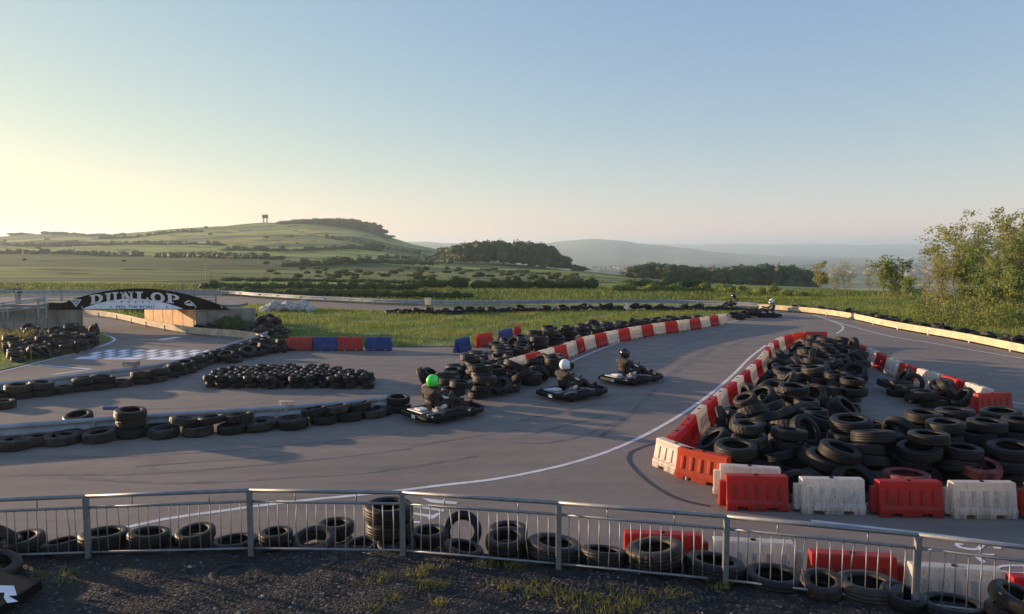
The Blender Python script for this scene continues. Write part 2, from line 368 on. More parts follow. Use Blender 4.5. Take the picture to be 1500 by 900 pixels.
def ridge(name, label, Y0, Y1, pts, foot):
    us_ = np.arange(-1500, 2600, 12.0); ys = np.linspace(Y0, Y1 * 1.25, 26); V = []
    cr = np.interp(us_, [p[0] for p in pts], [p[1] for p in pts])
    for Y in ys:
        t = (Y - Y0) / (Y1 - Y0)
        for u, c in zip(us_, cr):
            zc = zpix(u, c, Y1); zf = zpix(u, foot, Y0)
            s = min(t, 1); s = s * s * (3 - 2 * s); z = zf + (zc - zf) * s
            if t > 1: z -= (t - 1) * 160
            z += (math.sin(u * .05 + Y * .002) + .7 * math.sin(u * .13 - Y * .001)) * Y1 * .0006 * (1 if t < 1 else .3)
            V.append(((u - 750) / FPX * Y, Y, z))
    o = link(name, np_mesh(name, V, grid_faces(len(ys), len(us_)), True), M['moor']); tag(o, label, kind='structure')
ridge('hills', 'hazy blue moorland ridge beyond the valley', 2500, 4600, [(-1500,364),(400,362),(560,358),(600,354.5),(640,355),(700,357),(770,357.5),(810,355),(850,351.5),(880,350.5),(905,351.5),(940,357),(975,361),(1010,364.5),(1060,370),(1110,374),(1200,376),(1300,378),(1500,380),(2600,380)], 389)
ridge('distant_hills', 'faint level ridge on the far horizon', 5200, 8600, [(-1500,360),(900,359),(960,357.5),(1180,358),(1365,359),(1500,361),(2600,363)], 377)

# flat sheets of the circuit
def sheet(name, pts, z, mat, label, sub=None):
    me = bpy.data.meshes.new(name); bm = bmesh.new()
    vs = [bm.verts.new((p[0], p[1], z)) for p in pts]; bm.faces.new(vs); bmesh.ops.triangulate(bm, faces=bm.faces); bmesh.ops.recalc_face_normals(bm, faces=bm.faces)
    if bm.faces and sum(f.normal.z for f in bm.faces) < 0: bmesh.ops.reverse_faces(bm, faces=bm.faces)
    bm.to_mesh(me); bm.free(); o = link(name, me, mat); tag(o, label, kind='structure'); return o
RAIL = [(-600,436),(-100,434),(120,432),(310,433),(380,437),(440,441),(500,444),(560,447),(620,449),(690,450),(760,449),(860,447.5),(960,447.5),(1040,450),(1110,453.5),(1180,459),(1240,467),(1300,480),(1360,491),(1420,502),(1500,519),(1560,532),(1700,562),(2100,640)]
railw = [G(*p) for p in RAIL]
def resample(pts, sp):
    pp = smooth_path(pts, .05); out = [pp[0]]; acc = 0
    for a, b in zip(pp[:-1], pp[1:]):
        acc += (b - a).length
        if acc >= sp: out.append(b); acc = 0
    return out
def smooth_path(pts, step=.5):
    pts = [Vector((p[0], p[1], 0)) for p in pts]; out = []
    for i in range(len(pts) - 1):
        p0 = pts[max(i - 1, 0)]; p1 = pts[i]; p2 = pts[i + 1]; p3 = pts[min(i + 2, len(pts) - 1)]
        n = max(1, int((p2 - p1).length / step))
        for k in range(n):
            t = k / n; out.append(.5 * ((2 * p1) + (p2 - p0) * t + (2 * p0 - 5 * p1 + 4 * p2 - p3) * t * t + (3 * p1 - p0 - 3 * p2 + p3) * t ** 3))
    out.append(pts[-1]); return out
rails = smooth_path(railw, 1.5)
sheet('track', [(-90, 8), (60, 8)] + [(p.x, p.y) for p in rails[::-1]] + [(-90, 66)], 0, M['asphalt'], 'grey brown asphalt kart circuit with paddock lanes')
INF = [(318,483),(345,487),(385,497),(425,506),(520,508),(740,508.5),(775,496),(850,483),(1000,467),(1085,462.5),(1092,460),(1090,456.5),(1060,453.6),(960,453),(860,455),(640,459),(540,456),(460,452),(400,447),(340,446),(300,452),(330,460)]
infw = [G(*p) for p in INF]
sheet('grass_infield', [(p.x, p.y) for p in infw], .02, M['turf'], 'sunlit green grass infield inside the circuit')
LG = [(-700,560),(-60,553),(0,543),(60,529),(110,517),(150,504),(162,497),(150,490),(120,482),(100,478),(0,474),(-700,474)]
lgw = [G(*p) for p in LG]
BG_ = [G(*p) for p in ((60,459),(125,461),(172,467),(213,476),(216,447),(60,446))]
sheet('grass_verge', [(p.x, p.y) for p in BG_], .02, M['turf'], 'green verge behind the rail under the bridge')
sheet('grass_bank', [(p.x, p.y) for p in lgw], .02, M['turf'], 'weedy earth patch by the left bridge wall')

# painted lines
def strip(mb, pts, wdt, z, step=.4):
    pp = smooth_path(pts, step); vs = []; n = len(pp)
    for i, p in enumerate(pp):
        d = (pp[min(i + 1, n - 1)] - pp[max(i - 1, 0)]).normalized(); q = Vector((-d.y, d.x, 0)) * wdt / 2
        vs += [(p.x + q.x, p.y + q.y, z), (p.x - q.x, p.y - q.y, z)]
    mb.add(vs, [(2 * i, 2 * i + 1, 2 * i + 3, 2 * i + 2) for i in range(n - 1)])
def flatmesh(mb, name, mat, label):
    o = link(name, mb.mesh(name), mat); me = o.data
    if me.polygons and me.polygons[0].normal.z < 0: me.flip_normals()
    tag(o, label, kind='structure'); return o
mb = MB()
for pts, wd in (([(100,792),(170,776),(240,761),(330,748),(430,735),(560,722),(640,712),(720,703),(790,690),(850,675),(900,658),(950,635),(1000,606),(1040,578),(1075,548),(1100,523),(1122,506)], .12),
                ([(800,548),(822,538),(850,524),(890,508),(930,496),(980,487),(1040,478),(1075,471),(1094,465),(1098,461),(1088,457),(1074,455)], .11),
                ([(1205,467),(1222,472),(1234,478),(1234,483),(1225,489)], .10), ([(1190,461),(1240,476),(1300,492),(1360,502),(1430,514),(1520,529),(1620,548)], .10),
                ([(1188,763),(1260,771),(1330,779),(1420,790),(1560,808)], .09), ([(1478,589),(1500,592),(1600,606)], .09),
                ([(-60,556),(0,545),(60,530),(110,518),(140,510),(160,503),(168,498),(163,494),(150,490)], .13),
                ([(345,486),(372,492),(380,497),(366,503),(330,512)], .09)):
    strip(mb, [G(*p) for p in pts], wd, .004)
flatmesh(mb, 'track_edge_lines', M['paint'], 'white painted edge lines curving along the track')
mb = MB()
for pts, wd in (([(0,563),(60,556)], .12), ([(60,556),(100,564)], .12), ([(55,535),(135,541)], .12), ([(135,541),(75,549)], .12), ([(30,568),(70,564)], .3), ([(235,498),(262,494)], .5), ([(-80,572),(0,563)], .1)):
    strip(mb, [G(*p) for p in pts], wd, .004)
flatmesh(mb, 'grid_box_markings', M['paint2'], 'worn white grid box markings before the start line')
# checkered start line
mb = MB(); A_, B_, C_, D_ = G(108,526.5), G(318,527.5), G(355,513), G(150,512.5)
NC, NR = 20, 4
mbk = MB()
for i in range(NC):
    for j in range(NR):
        def q(a, b): return A_.lerp(B_, a).lerp(D_.lerp(C_, a), b)
        vs = [q(i / NC, j / NR), q((i + 1) / NC, j / NR), q((i + 1) / NC, (j + 1) / NR), q(i / NC, (j + 1) / NR)]
        (mb if (i + j) % 2 == 0 or j == 0 and i % 3 else mbk).add([(p.x, p.y, .004) for p in vs], [(0, 1, 2, 3)])
flatmesh(mb, 'start_line_checks', M['paint2'], 'white squares of the worn checkered start line'); flatmesh(mbk, 'start_line_gaps', plain('grey_line_paint', (.2, .205, .215), .8), 'grey squares of the worn checkered start line')
# painted word fragments seen through the fence
mb = MB()
def poly_px(pts, z=.004):
    mb.add([tuple(G(x, y).xy) + (z,) for x, y in pts], [tuple(range(len(pts)))])
for a in ([(618,730),(671,736),(668,739),(640,737.5),(630,736)], [(606,740),(651,747),(650,750),(606,743)], [(606,751),(634,755),(640,752),(647,752),(636,760),(626,761),(628,758),(606,754)], [(598,764),(616,764),(615,766.5),(598,767)]): poly_px(a)
S_ = [(1411,798),(1402,797),(1405,801.5),(1418,804.5),(1432,805),(1438,800),(1444,797),(1456,799),(1464,802),(1463,803.5),(1455,802.5)]
strip(mb, [G(x, y) for x, y in S_], .075, .004, .05)
poly_px([(1418,811),(1457,812),(1456,814),(1433,814),(1445,824),(1439,825),(1424,813.5)])
strip(mb, [G(x, y) for x, y in ((1500,829),(1475,829),(1463,831),(1461,834),(1468,837),(1480,839.5),(1503,840))], .05, .004, .05)
poly_px([(1480,851.5),(1493,851.5),(1492,855),(1487,857)])
flatmesh(mb, 'painted_track_lettering', M['paint'], 'white painted track lettering seen through the railing')
mb = MB()
strip(mb, [G(*p) for p in ((925,662),(922,675),(940,697),(968,718),(1000,733),(1040,742))], .10, .004, .1)
strip(mb, [G(*p) for p in ((925,662),(945,654),(965,648))], .09, .004, .1)
flatmesh(mb, 'tar_seam', M['seam'], 'dark tar seam curving round the near island corner')

mb = MB()
random.seed(19)
LINE = [(-40,690),(200,688),(420,672),(600,652),(760,628),(880,600),(960,568),(1010,535),(1060,505),(1110,485),(1160,472),(1180,466)]
for k in range(9):
    i0 = random.randint(0, 8); i1 = min(len(LINE), i0 + random.randint(2, 4)); o_ = random.uniform(-1, 1)
    strip(mb, [G(x + o_ * 8, y + o_ * 26 * ((y - 400) / 290)) for x, y in LINE[i0:i1]], random.uniform(.07, .14), .003)
for pts in ([(700,640),(780,650),(850,640),(900,618)], [(420,700),(560,690),(700,668)], [(100,700),(260,708),(420,700)], [(880,640),(930,600),(960,570)], [(640,560),(720,600),(800,612)], [(1240,740),(1330,745),(1420,752)], [(560,530),(640,525),(720,518)], [(200,600),(330,596),(460,582)], [(980,510),(1040,492),(1100,480)]):
    strip(mb, [G(*p) for p in pts], random.uniform(.08, .16), .003)
flatmesh(mb, 'skid_marks', plain('tyre_rubber_marks', (.14, .125, .115), .8, 0, .35, 1.2), 'faint dark rubber skid marks on the asphalt')
# near gravel bank
BZ = .55
FENCE = [(-700,858,.35),(-110,826,.35),(130,817,.35),(368,811,.35),(590,814,.35),(818,834,.35),(1062,858,.35),(1340,892,.35),(1660,934,.35),(2200,1010,.35)]
fw = [G(p[0], p[1], BZ) for p in FENCE]
def fenceY(x): return float(np.interp(x, [p.x for p in fw], [p.y for p in fw]))
xs = np.linspace(-34, 14, 400); ts = np.concatenate([np.linspace(0, 1, 60), [1.05, 1.1, 1.16, 1.24]])
V = []
for t in ts:
    for x in xs:
        fy = fenceY(x); 
        if t <= 1: y = -6 + (fy + .3 + 6) * t; z = BZ
        else:
            k = (t - 1) / .24; y = fy + .3 + k * .8; z = BZ - (BZ + .05) * k
        z += .02 * math.sin(x * 2.1 + y * 1.3) + .014 * math.sin(x * 5.3 - y * 4.1) + (random.random() - .5) * .012
        V.append((x, y, z))
o = link('gravel_bank', np_mesh('gravel_bank', V, grid_faces(len(ts), len(xs)), True), M['gravel']); tag(o, 'dark gravel bank, darkened further for shade, in front of the railing', kind='structure')
# loose stones
n = 9000
px_ = rng.uniform(-11, 9, n); py_ = rng.uniform(7.6, 11.2, n)
keep = np.array([y < fenceY(x) + .25 for x, y in zip(px_, py_)]); px_, py_ = px_[keep], py_[keep]; n = len(px_)
s_ = rng.uniform(.006, .019, n) * np.where(rng.random(n) > .97, 2.0, 1)
oct_ = np.array([(1,0,0),(0,1,0),(-1,0,0),(0,-1,0),(0,0,.7),(0,0,-.7)], float)
of = np.array([(0,1,4),(1,2,4),(2,3,4),(3,0,4),(1,0,5),(2,1,5),(3,2,5),(0,3,5)])
V = oct_[None] * rng.uniform(.6, 1.3, (n, 6, 3)) * s_[:, None, None]
an = rng.uniform(0, 6.28, n); ca, sa = np.cos(an)[:, None], np.sin(an)[:, None]
V = np.stack([V[..., 0] * ca - V[..., 1] * sa, V[..., 0] * sa + V[..., 1] * ca, V[..., 2]], -1)
V += np.stack([px_, py_, .555 + .02 * np.sin(px_ * 2.1 + py_ * 1.3) + .014 * np.sin(px_ * 5.3 - py_ * 4.1)], -1)[:, None]
F = (of[None] + 6 * np.arange(n)[:, None, None]).reshape(-1, 3)
M['peb'] = plain('loose_chippings', (.045, .042, .040), .85, 0, .6, 9)
mi = np.repeat((rng.random(n) > .955).astype(int), 8)
o = link('gravel', np_mesh('gravel', V, F, False, mi), [M['peb'], plain('pale_chippings', (.3, .28, .26), .8, 0, .3, 9)]); tag(o, 'loose dark and pale stone chippings', 'gravel', kind='stuff')

# ------------------------------------------------------------------ foliage tools
def blades(name, pts, hgt, wid, mat, label, cat='grass', lean=.35, blades_per=1):
    pts = np.repeat(np.asarray(pts, float), blades_per, 0); n = len(pts)
    pts = pts + np.concatenate([rng.normal(0, .035 * (blades_per > 1), (n, 2)), np.zeros((n, 1))], 1)
    a = rng.uniform(0, 6.28, n); h = rng.uniform(hgt[0], hgt[1], n); wv = rng.uniform(.6, 1.2, n) * wid
    dx, dy = np.cos(a) * wv, np.sin(a) * wv; lx, ly = rng.normal(0, lean, n) * h, rng.normal(0, lean, n) * h
    b0 = pts + np.stack([-dx, -dy, 0 * h], -1); b1 = pts + np.stack([dx, dy, 0 * h], -1)
    m0 = pts + np.stack([-dx * .7 + lx * .35, -dy * .7 + ly * .35, h * .6], -1); m1 = pts + np.stack([dx * .7 + lx * .35, dy * .7 + ly * .35, h * .6], -1)
    t = pts + np.stack([lx, ly, h], -1)
    V = np.stack([b0, b1, m1, m0, t], 1); k = 5 * np.arange(n)[:, None]
    F = np.concatenate([k + np.array([0, 1, 2]), k + np.array([0, 2, 3]), k + np.array([3, 2, 4])])
    o = link(name, np_mesh(name, V, F), mat); tag(o, label, cat, kind='stuff'); return o
def in_poly(pts, poly):
    x, y = pts[:, 0], pts[:, 1]; r = np.zeros(len(x), bool)
    for i in range(len(poly)):
        ax, ay = poly[i][0], poly[i][1]; bx, by = poly[i - 1][0], poly[i - 1][1]
        if ay == by: continue
        r ^= ((ay > y) != (by > y)) & (x < (bx - ax) * (y - ay) / (by - ay) + ax)
    return r
def scatter(poly, n):
    xs_ = [p[0] for p in poly]; ys_ = [p[1] for p in poly]
    q = np.stack([rng.uniform(min(xs_), max(xs_), n), rng.uniform(min(ys_), max(ys_), n)], 1); return q[in_poly(q, poly)]
def leafcloud(centres, radii, n, size, squash=1.0):
    """n small leaf faces spread through each ellipsoid -> V, F arrays"""
    Vs = []; 
    for (c, r, k) in zip(centres, radii, n):
        d = rng.normal(size=(k, 3)); d /= np.linalg.norm(d, axis=1)[:, None]
        rad = rng.uniform(.35, 1.0, k) ** .5
        rad *= 1 + .18 * np.sin(d[:, 0] * 5 + c[0]) + .15 * np.sin(d[:, 2] * 7 + c[1])
        p = np.asarray(c) + d * rad[:, None] * np.asarray(r)
        nrm = d + rng.normal(0, .7, (k, 3)); nrm /= np.linalg.norm(nrm, axis=1)[:, None]
        up = rng.normal(size=(k, 3)); a = np.cross(nrm, up); a /= np.linalg.norm(a, axis=1)[:, None] + 1e-9; b = np.cross(nrm, a)
        sz = (rng.uniform(.5, 1.2, k) * size)[:, None]
        Vs.append(np.stack([p - a * sz, p - b * sz * .6, p + a * sz, p + b * sz * .6], 1))
    V = np.concatenate(Vs).reshape(-1, 3); F = np.arange(len(V)).reshape(-1, 4); return V, F
def lumpy(centres, radii, sub=2, amp=.18):
    """solid inner mass so a crown is not see-through everywhere"""
    bm = bmesh.new()
    for c, r in zip(centres, radii):
        m = bmesh.ops.create_icosphere(bm, subdivisions=sub, radius=1)['verts']
        for v in m:
            k = 1 + random.uniform(-amp, amp); v.co = Vector((c[0] + v.co.x * r[0] * k, c[1] + v.co.y * r[1] * k, c[2] + v.co.z * r[2] * k))
    me = bpy.data.meshes.new('mass'); bm.to_mesh(me); bm.free(); return me
def foliage_obj(name, centres, radii, n, size, mat, parent=None, core=.72):
    V, F = leafcloud(centres, radii, n, size)
    if core:
        cm = lumpy(centres, [tuple(x * core for x in r) for r in radii])
        cv = np.array([v.co[:] for v in cm.vertices]); tri = np.array([p.vertices[:] for p in cm.polygons]) + len(V)
        tri4 = np.concatenate([tri, tri[:, 2:3]], 1)
        me = bpy.data.meshes.new(name); me.from_pydata(np.concatenate([V, cv]).tolist(), [], F.tolist() + tri.tolist()); bpy.data.meshes.remove(cm)
    else: me = np_mesh(name, V, F)
    return link(name, me, mat, parent)
# grass on the infield and banks
q = scatter([(p.x, p.y) for p in infw], 90000); q = q[:46000]
pt = np.concatenate([q, np.full((len(q), 1), .015)], 1)
patch = np.sin(q[:, 0] * .7 + 1) * np.cos(q[:, 1] * .9) + .6 * np.sin(q[:, 0] * 1.9 - q[:, 1] * 1.3) + rng.normal(0, .5, len(q))
blades('infield_grass', pt[patch > -.8], (.06, .20), .02, M['grass'], 'rough sunlit grass growing on the infield')
blades('infield_tall_grass', pt[patch > 1.75], (.2, .4), .016, M['straw'], 'taller straw coloured grass tufts on the infield')
# bank to the right of the plank barrier
def bankz(x, y):
    d = x - float(np.interp(y, [p.y for p in rails[::-1]], [p.x for p in rails[::-1]])) if y < 60 else 0
    return max(0, min(d - .6, 14)) * .07
rb = [(p.x + .5, p.y) for p in rails if p.x > 15 and p.y < 60]
xs = np.linspace(0, 1, 40); rows_ = [p for p in rails if p.x > 14.5 and p.y < 62]
V = []
for p in rows_:
    for t in xs:
        x = p.x + .45 + t * t * 46; z = bankz(x, p.y) + .01 + .06 * math.sin(x * 1.7 + p.y) * min(1, t * 6) + .04 * math.sin(x * .9 - p.y * 2.3) * min(1, t * 6)
        if p.y > 54: z *= max(0, (62 - p.y) / 8)
        V.append((x, p.y, z + .015))
o = link('grass_slope', np_mesh('grass_slope', V, grid_faces(len(rows_), len(xs)), True), M['turf']); tag(o, 'green grass bank rising beyond the pale barrier on the right', kind='structure')
n = 60000; qy = rng.uniform(22, 61, n); qx0 = np.interp(qy, [p.y for p in rows_[::-1]], [p.x for p in rows_[::-1]]); qx = qx0 + 1.6 + rng.uniform(0, 1, n) ** 1.5 * 28
qz = np.array([bankz(a, b) for a, b in zip(qx, qy)]) * np.clip((62 - qy) / 8, 0, 1)
blades('slope_grass', np.stack([qx, qy, qz], 1), (.10, .28), .022, M['grass'], 'long green grass on the right hand bank')
# verge beyond the far rail
n = 42000; u = rng.uniform(-60, 1350, n); Y = rng.uniform(62, 92, n)
lim = np.interp(u, [-60, 300, 620, 690, 1040, 1180, 1300], [78, 72, 60, 58.5, 60.5, 55, 50]); ok = Y > lim + .8; u, Y = u[ok], Y[ok]
x = (u - 750) / FPX * Y; z = np.array([terr(a, b) for a, b in zip(x, Y)])
blades('verge_grass', np.stack([x, Y, z], 1), (.12, .35), .045, M['verge'], 'tall rough grass on the verge behind the far rail')
q = scatter([(p.x, p.y) for p in BG_], 9000)[:5000]
blades('bridge_grass', np.concatenate([q, np.full((len(q), 1), .02)], 1), (.15, .45), .025, M['grass'], 'green grass seen under the bridge')
# left weeds
q = scatter([(p.x, p.y) for p in lgw], 9000); q = q[(q[:, 0] > -36)][:4200]
blades('weedy_grass', np.concatenate([q, np.full((len(q), 1), .02)], 1), (.15, .5), .02, M['grass'], 'weedy grass beside the left bridge wall')
c = G(22, 508); pts = [(c.x + random.gauss(0, .75), c.y + random.gauss(0, .5), .02) for _ in range(420)]
o = blades('straw_weeds', pts, (.4, .95), .02, M['straw'], 'straw coloured weeds growing by the tyre pile at the far left', 'weeds', .3)
# weeds in the foreground gravel
pts = []
for (a, b, n_, s__) in ((625,836,26,.10),(610,845,20,.08),(628,860,60,.10),(560,852,26,.13),(575,880,26,.09),(645,886,16,.05),(710,828,24,.10),(756,830,22,.09),(745,862,28,.10),(785,856,16,.10),(800,872,26,.14),(850,880,50,.25),(930,880,90,.35),(900,890,50,.3),(1052,862,22,.07),(985,876,30,.14),(545,894,22,.07),(50,850,20,.2),(90,845,18,.2)):
    for _ in range(int(n_ * .8)):
        g = G(a, b, BZ); pts.append((g.x + random.gauss(0, s__), g.y + random.gauss(0, s__ * .5), BZ))
blades('gravel_weeds', pts, (.03, .11), .006, M['weed'], 'small yellow green weeds sprouting from the dark gravel', 'weeds', .7, 4)

# ------------------------------------------------------------------ hedges, woods, trees
def hedge(name, label, path, hw, hh, per, size, mat=None, cat='hedge', jit=.25, group=None, core=.72):
    cs, rs, ns = [], [], []; rt = empty(name, path[0]); base = Vector(path[0])
    for i in range(len(path) - 1):
        a, b = Vector(path[i]), Vector(path[i + 1]); L = (b - a).length; n = max(1, int(L / (hw * .9)))
        for k in range(n):
            p = a.lerp(b, k / n) - base; s = random.uniform(1 - jit, 1 + jit)
            cs.append((p.x + random.uniform(-.3, .3) * hw, p.y, p.z + hh * .45 * s)); rs.append((hw * random.uniform(.8, 1.2), hw * .7, hh * .6 * s)); ns.append(per)
    foliage_obj('foliage', cs, rs, ns, size, mat or M['hedge'], rt, core)
    tag(rt, label, cat, group); return rt
def tp(px, Y): x = (px - 750) / FPX * Y; return Vector((x, Y, terr(x, Y)))
hedge('hedge', 'long dark hedge standing behind the far rail, left half', [tp(300,80), tp(400,79), tp(500,78), tp(620,78)], 1.0, .95, 110, .10)
hedge('hedge', 'tall dark green hedge ending in a point behind the centre of the far rail', [tp(612,84), tp(680,84), tp(760,84), tp(850,84), tp(880,84)], 1.3, 1.35, 150, .11)
hedge('hedge', 'low dark hedge added as shade on the bank behind the far guard rail', [tp(330,71), tp(420,69), tp(520,67), tp(620,66), tp(700,66)], 1.0, .75, 130, .09)  # dark foliage strip stands in for the shadowed bank behind the rail
hedge('hedge', 'low strip of hedge between the two fields behind the hedge on the left', [tp(330,104), tp(470,104), tp(600,100), tp(660,98)], 1.2, .6, 90, .12)
hedge('bramble_hedge', 'loose bramble hedge right of the tall dark hedge', [tp(905,76), tp(960,77), tp(1030,76), tp(1100,72), tp(1185,66)], 1.0, .8, 150, .10, M['leafg'], jit=.5)
hedge('hedge', 'ragged hedge top behind the bramble hedge, nearest the marker post', [tp(925,92), tp(985,91), tp(1040,90)], 1.6, 1.3, 130, .12)
# scrub bushes in the middle distance
def bush_mesh(seed, mat, per=60, size=.28):
    random.seed(seed); cs = [(random.uniform(-.6, .6), random.uniform(-.4, .4), random.uniform(.3, .9)) for _ in range(6)]
    rs = [(random.uniform(.45, .8), random.uniform(.45, .7), random.uniform(.4, .65)) for _ in cs]
    V, F = leafcloud(cs, rs, [per] * 6, size); cm = lumpy(cs, [tuple(x * .75 for x in r) for r in rs])
    me = bpy.data.meshes.new('bush'); tri = [tuple(i + len(V) for i in p.vertices) for p in cm.polygons]
    me.from_pydata(V.tolist() + [v.co[:] for v in cm.vertices], [], F.tolist() + tri); me.materials.append(mat); return me
bms = [bush_mesh(i, M['scrub'] if i % 2 else M['hedge']) for i in range(4)]
random.seed(21)
def bush(px, Y, s, label, group, nm='bush', cat='bush'):
    p = tp(px, Y); o = bpy.data.objects.new(nm, random.choice(bms)); C.objects.link(o); o.location = p - Vector((0, 0, .1))
    o.scale = (s * random.uniform(.9, 1.7), s, s * random.uniform(.7, 1.1)); o.rotation_euler.z = random.uniform(-.5, .5); tag(o, label, cat, group)
for i in range(130):
    px = random.uniform(390, 850); Y = random.uniform(115, 240)
    if px < 600 and Y > 190 and random.random() < .6: continue
    bush(px, Y, random.uniform(.35, .85) * (Y / 170) ** .5, 'low scrub bush on the rough slope below the dark wood', 'scrub bushes on the slope')
HR = [(-60,210,330,'lower left'),(30,330,480,'left middle'),(230,420,300,'lower centre'),(-40,120,560,'upper left'),(330,560,420,'right middle'),(420,640,240,'lowest right'),(150,300,640,'high central'),(560,660,330,'right end'),(480,620,520,'upper right')]
for k, (a, b, Y, nm) in enumerate(HR):
    path = [tp(a + (b - a) * t, Y + 30 * math.sin(k + t * 3)) for t in (0, .2, .4, .6, .8, 1)]
    hedge('hedgerow', f'thin dark {nm} hedgerow crossing the hillside fields', path, 2.6, 1.5 + Y / 500, 26, .45, M['wood'], jit=.5)
for i in range(26):
    px = random.uniform(-40, 640); Y = random.choice([240, 300, 340, 400, 460, 540, 620, 700]) + random.uniform(-4, 4)
    bush(px, Y, random.uniform(.5, 1.5) * (Y / 450) ** .6, 'small dark bush dotted over the far hillside fields', 'bushes on the hillside')
bush(545, 430, 4.2, 'lone round bush in the field below the hilltop wood', None)
def woodland(name, label, spots, size, per, mat=None):
    cs, rs, ns = [], [], []
    for p, h, r in spots:
        for k in range(3):
            cs.append((p.x + random.uniform(-.4, .4) * r, p.y + random.uniform(-.3, .3) * r, p.z + h * (.35 + .2 * k) + random.uniform(-.06, .06) * h)); rs.append((r * random.uniform(.6, .95), r * .7, h * .28)); ns.append(per)
    o = foliage_obj(name, cs, rs, ns, size, mat or M['wood'], None, .86); tag(o, label, 'wood', kind='stuff'); return o
sp = []
for i in range(64):
    px = 672 + (i % 32) * 4.9 + random.uniform(-3, 3); Y = 325 + (i // 32) * 22 + random.uniform(-6, 6)
    topy = np.interp(px, [655, 675, 700, 730, 790, 812, 824, 835], [360, 357, 354, 353, 356, 362, 374, 388]) + random.uniform(0, 3.5)
    p = tp(px, Y); h = P(px, topy, Y).z - p.z
    if h > 1: sp.append((p, h, random.uniform(3.2, 5)))
woodland('woodland', 'dense dark wood block standing on the middle slope', sp, .55, 150)
sp = [(tp(p_, Y_), h_, r_) for p_, Y_, h_, r_ in ((644,410,6,5),(654,405,7,5),(664,400,7,5),(672,395,8,5),(838,330,2.6,3.2),(845,330,2.3,3.2),(852,330,2,3))]
woodland('copse', 'lower tree belt at either end of the dark wood block', sp, .5, 120)
sp = []
for i in range(90):
    px = 924 + (i % 45) * 6.1 + random.uniform(-3, 3); Y = 262 + (i // 45) * 16 + random.uniform(-5, 5)
    topy = np.interp(px, [920, 930, 955, 985, 1040, 1065, 1100, 1130, 1160, 1190, 1200], [402, 392, 385, 387, 393, 392, 388, 388, 391, 396, 402]) + random.uniform(-1, 3)
    p = tp(px, Y); h = P(px, topy, Y).z - p.z
    if h > 1: sp.append((p, h, random.uniform(2.6, 4)))
woodland('tree_belt', 'long dark belt of trees along the brow above the valley', sp, .5, 110)
sp = []
for i in range(150):
    px = 408 + (i % 75) * 2.15 + random.uniform(-2, 2); Y = 745 + (i // 75) * 35 + random.uniform(-10, 10)
    topy = np.interp(px, [400, 430, 460, 490, 520, 545, 560, 569], [327, 323, 321, 319.5, 322, 327, 336, 349]) + random.uniform(0, 2)
    p = tp(px, Y); h = P(px, topy, Y).z - p.z
    if h > 1.5: sp.append((p, h, random.uniform(6, 9)))
woodland('hilltop_wood', 'hazy wood crowning the top of the hill', sp, 1.2, 70)
sp = [(tp(px, 790), random.uniform(1.2, 3.2), random.uniform(4, 8)) for px in list(np.arange(26, 50, 5)) + list(np.arange(68, 160, 4.5)) + list(np.arange(172, 186, 5))]
woodland('skyline_trees', 'thin line of trees along the far left skyline', sp, 1.2, 60)

def tree(name, label, px, Y, top, spread, leaves, lsize, mat, trunks=1, z=None, bare=False, group=None, seed=0, low=.25):
    random.seed(seed * 7 + 3); x = (px - 750) / FPX * Y
    zb = terr(x, Y) if z is None else z
    H_ = (P(px, top, Y).z - zb) * .86; rt = empty(name, (x, Y, zb - .03)); tag(rt, label, 'tree' if name != 'sapling' else 'sapling', group)
    tk = MB(); tips = []
    leaves = int(leaves * 1.15); lsize *= 1.05
    def limb(p, d, L, r, depth):
        pts = [p]; q = p.copy(); dd = d.copy(); rr = [r]
        for i in range(4):
            dd = (dd + Vector((random.gauss(0, .12), random.gauss(0, .12), .05))).normalized(); q = q + dd * L / 4; pts.append(q.copy()); rr.append(r * (1 - .62 * (i + 1) / 4))
        tk.tube(pts, rr, 6 if depth else 8)
        if depth >= 3 or L < .35: tips.append((pts[-1], L)); tips.append((pts[-2], L)); return
        for i in range(random.randint(3, 4) if depth else 9):
            k = random.randint(1, 4) if depth else random.choice([1, 2, 2, 3, 3, 4, 4])
            t = pts[k]; out = Vector((random.gauss(0, 1), random.gauss(0, 1), random.uniform(.1, 1.1))).normalized()
            nd = (dd * .55 + out * .8).normalized(); limb(t, nd, L * random.uniform(.38, .6) * (spread if depth == 0 else 1), rr[k] * .55, depth + 1)
    for k in range(trunks):
        d = Vector((random.gauss(0, .16), random.gauss(0, .12), 1)).normalized() if trunks > 1 else Vector((random.gauss(0, .05), 0, 1))
        limb(Vector((random.uniform(-.25, .25) * (trunks > 1), random.uniform(-.2, .2), 0)), d, H_ * random.uniform(.68, .8), .012 * H_ ** .9, 0)
    tk.build('trunk', M['bark'] if not bare else M['twig'], rt)
    if leaves:
        k = len(tips); per = max(2, leaves // k); cs = []; rs = []; ns = []
        for t, L in tips:
            if t.z < low * H_: continue
            r = random.uniform(.22, .42) * (.6 + .09 * H_); cs.append(t[:]); rs.append((r, r, r * .7)); ns.append(max(1, int(per * random.uniform(.2, 1.8))))
        V, F = leafcloud(cs, rs, ns, lsize); link('crown', np_mesh('crown', V, F), mat, rt)
    return rt
T = tree
T('birch_tree', 'tallest loose crowned tree of the right bank clump', 1442, 50, 305, .9, 5200, .085, M['leaf'], 3, .5, seed=1)
T('birch_tree', 'broad tree with bare upper twigs left of the tallest one', 1398, 47, 332, .8, 3000, .085, M['leaf'], 3, .5, seed=2)
T('birch_tree', 'tall leafy tree at the right edge of the picture', 1492, 46, 322, .8, 4600, .09, M['leaf'], 2, .8, seed=3)
T('birch_tree', 'slim pale trunked tree between the tallest and the edge one', 1468, 44, 345, .8, 3000, .08, M['leafg'], 2, .7, seed=4)
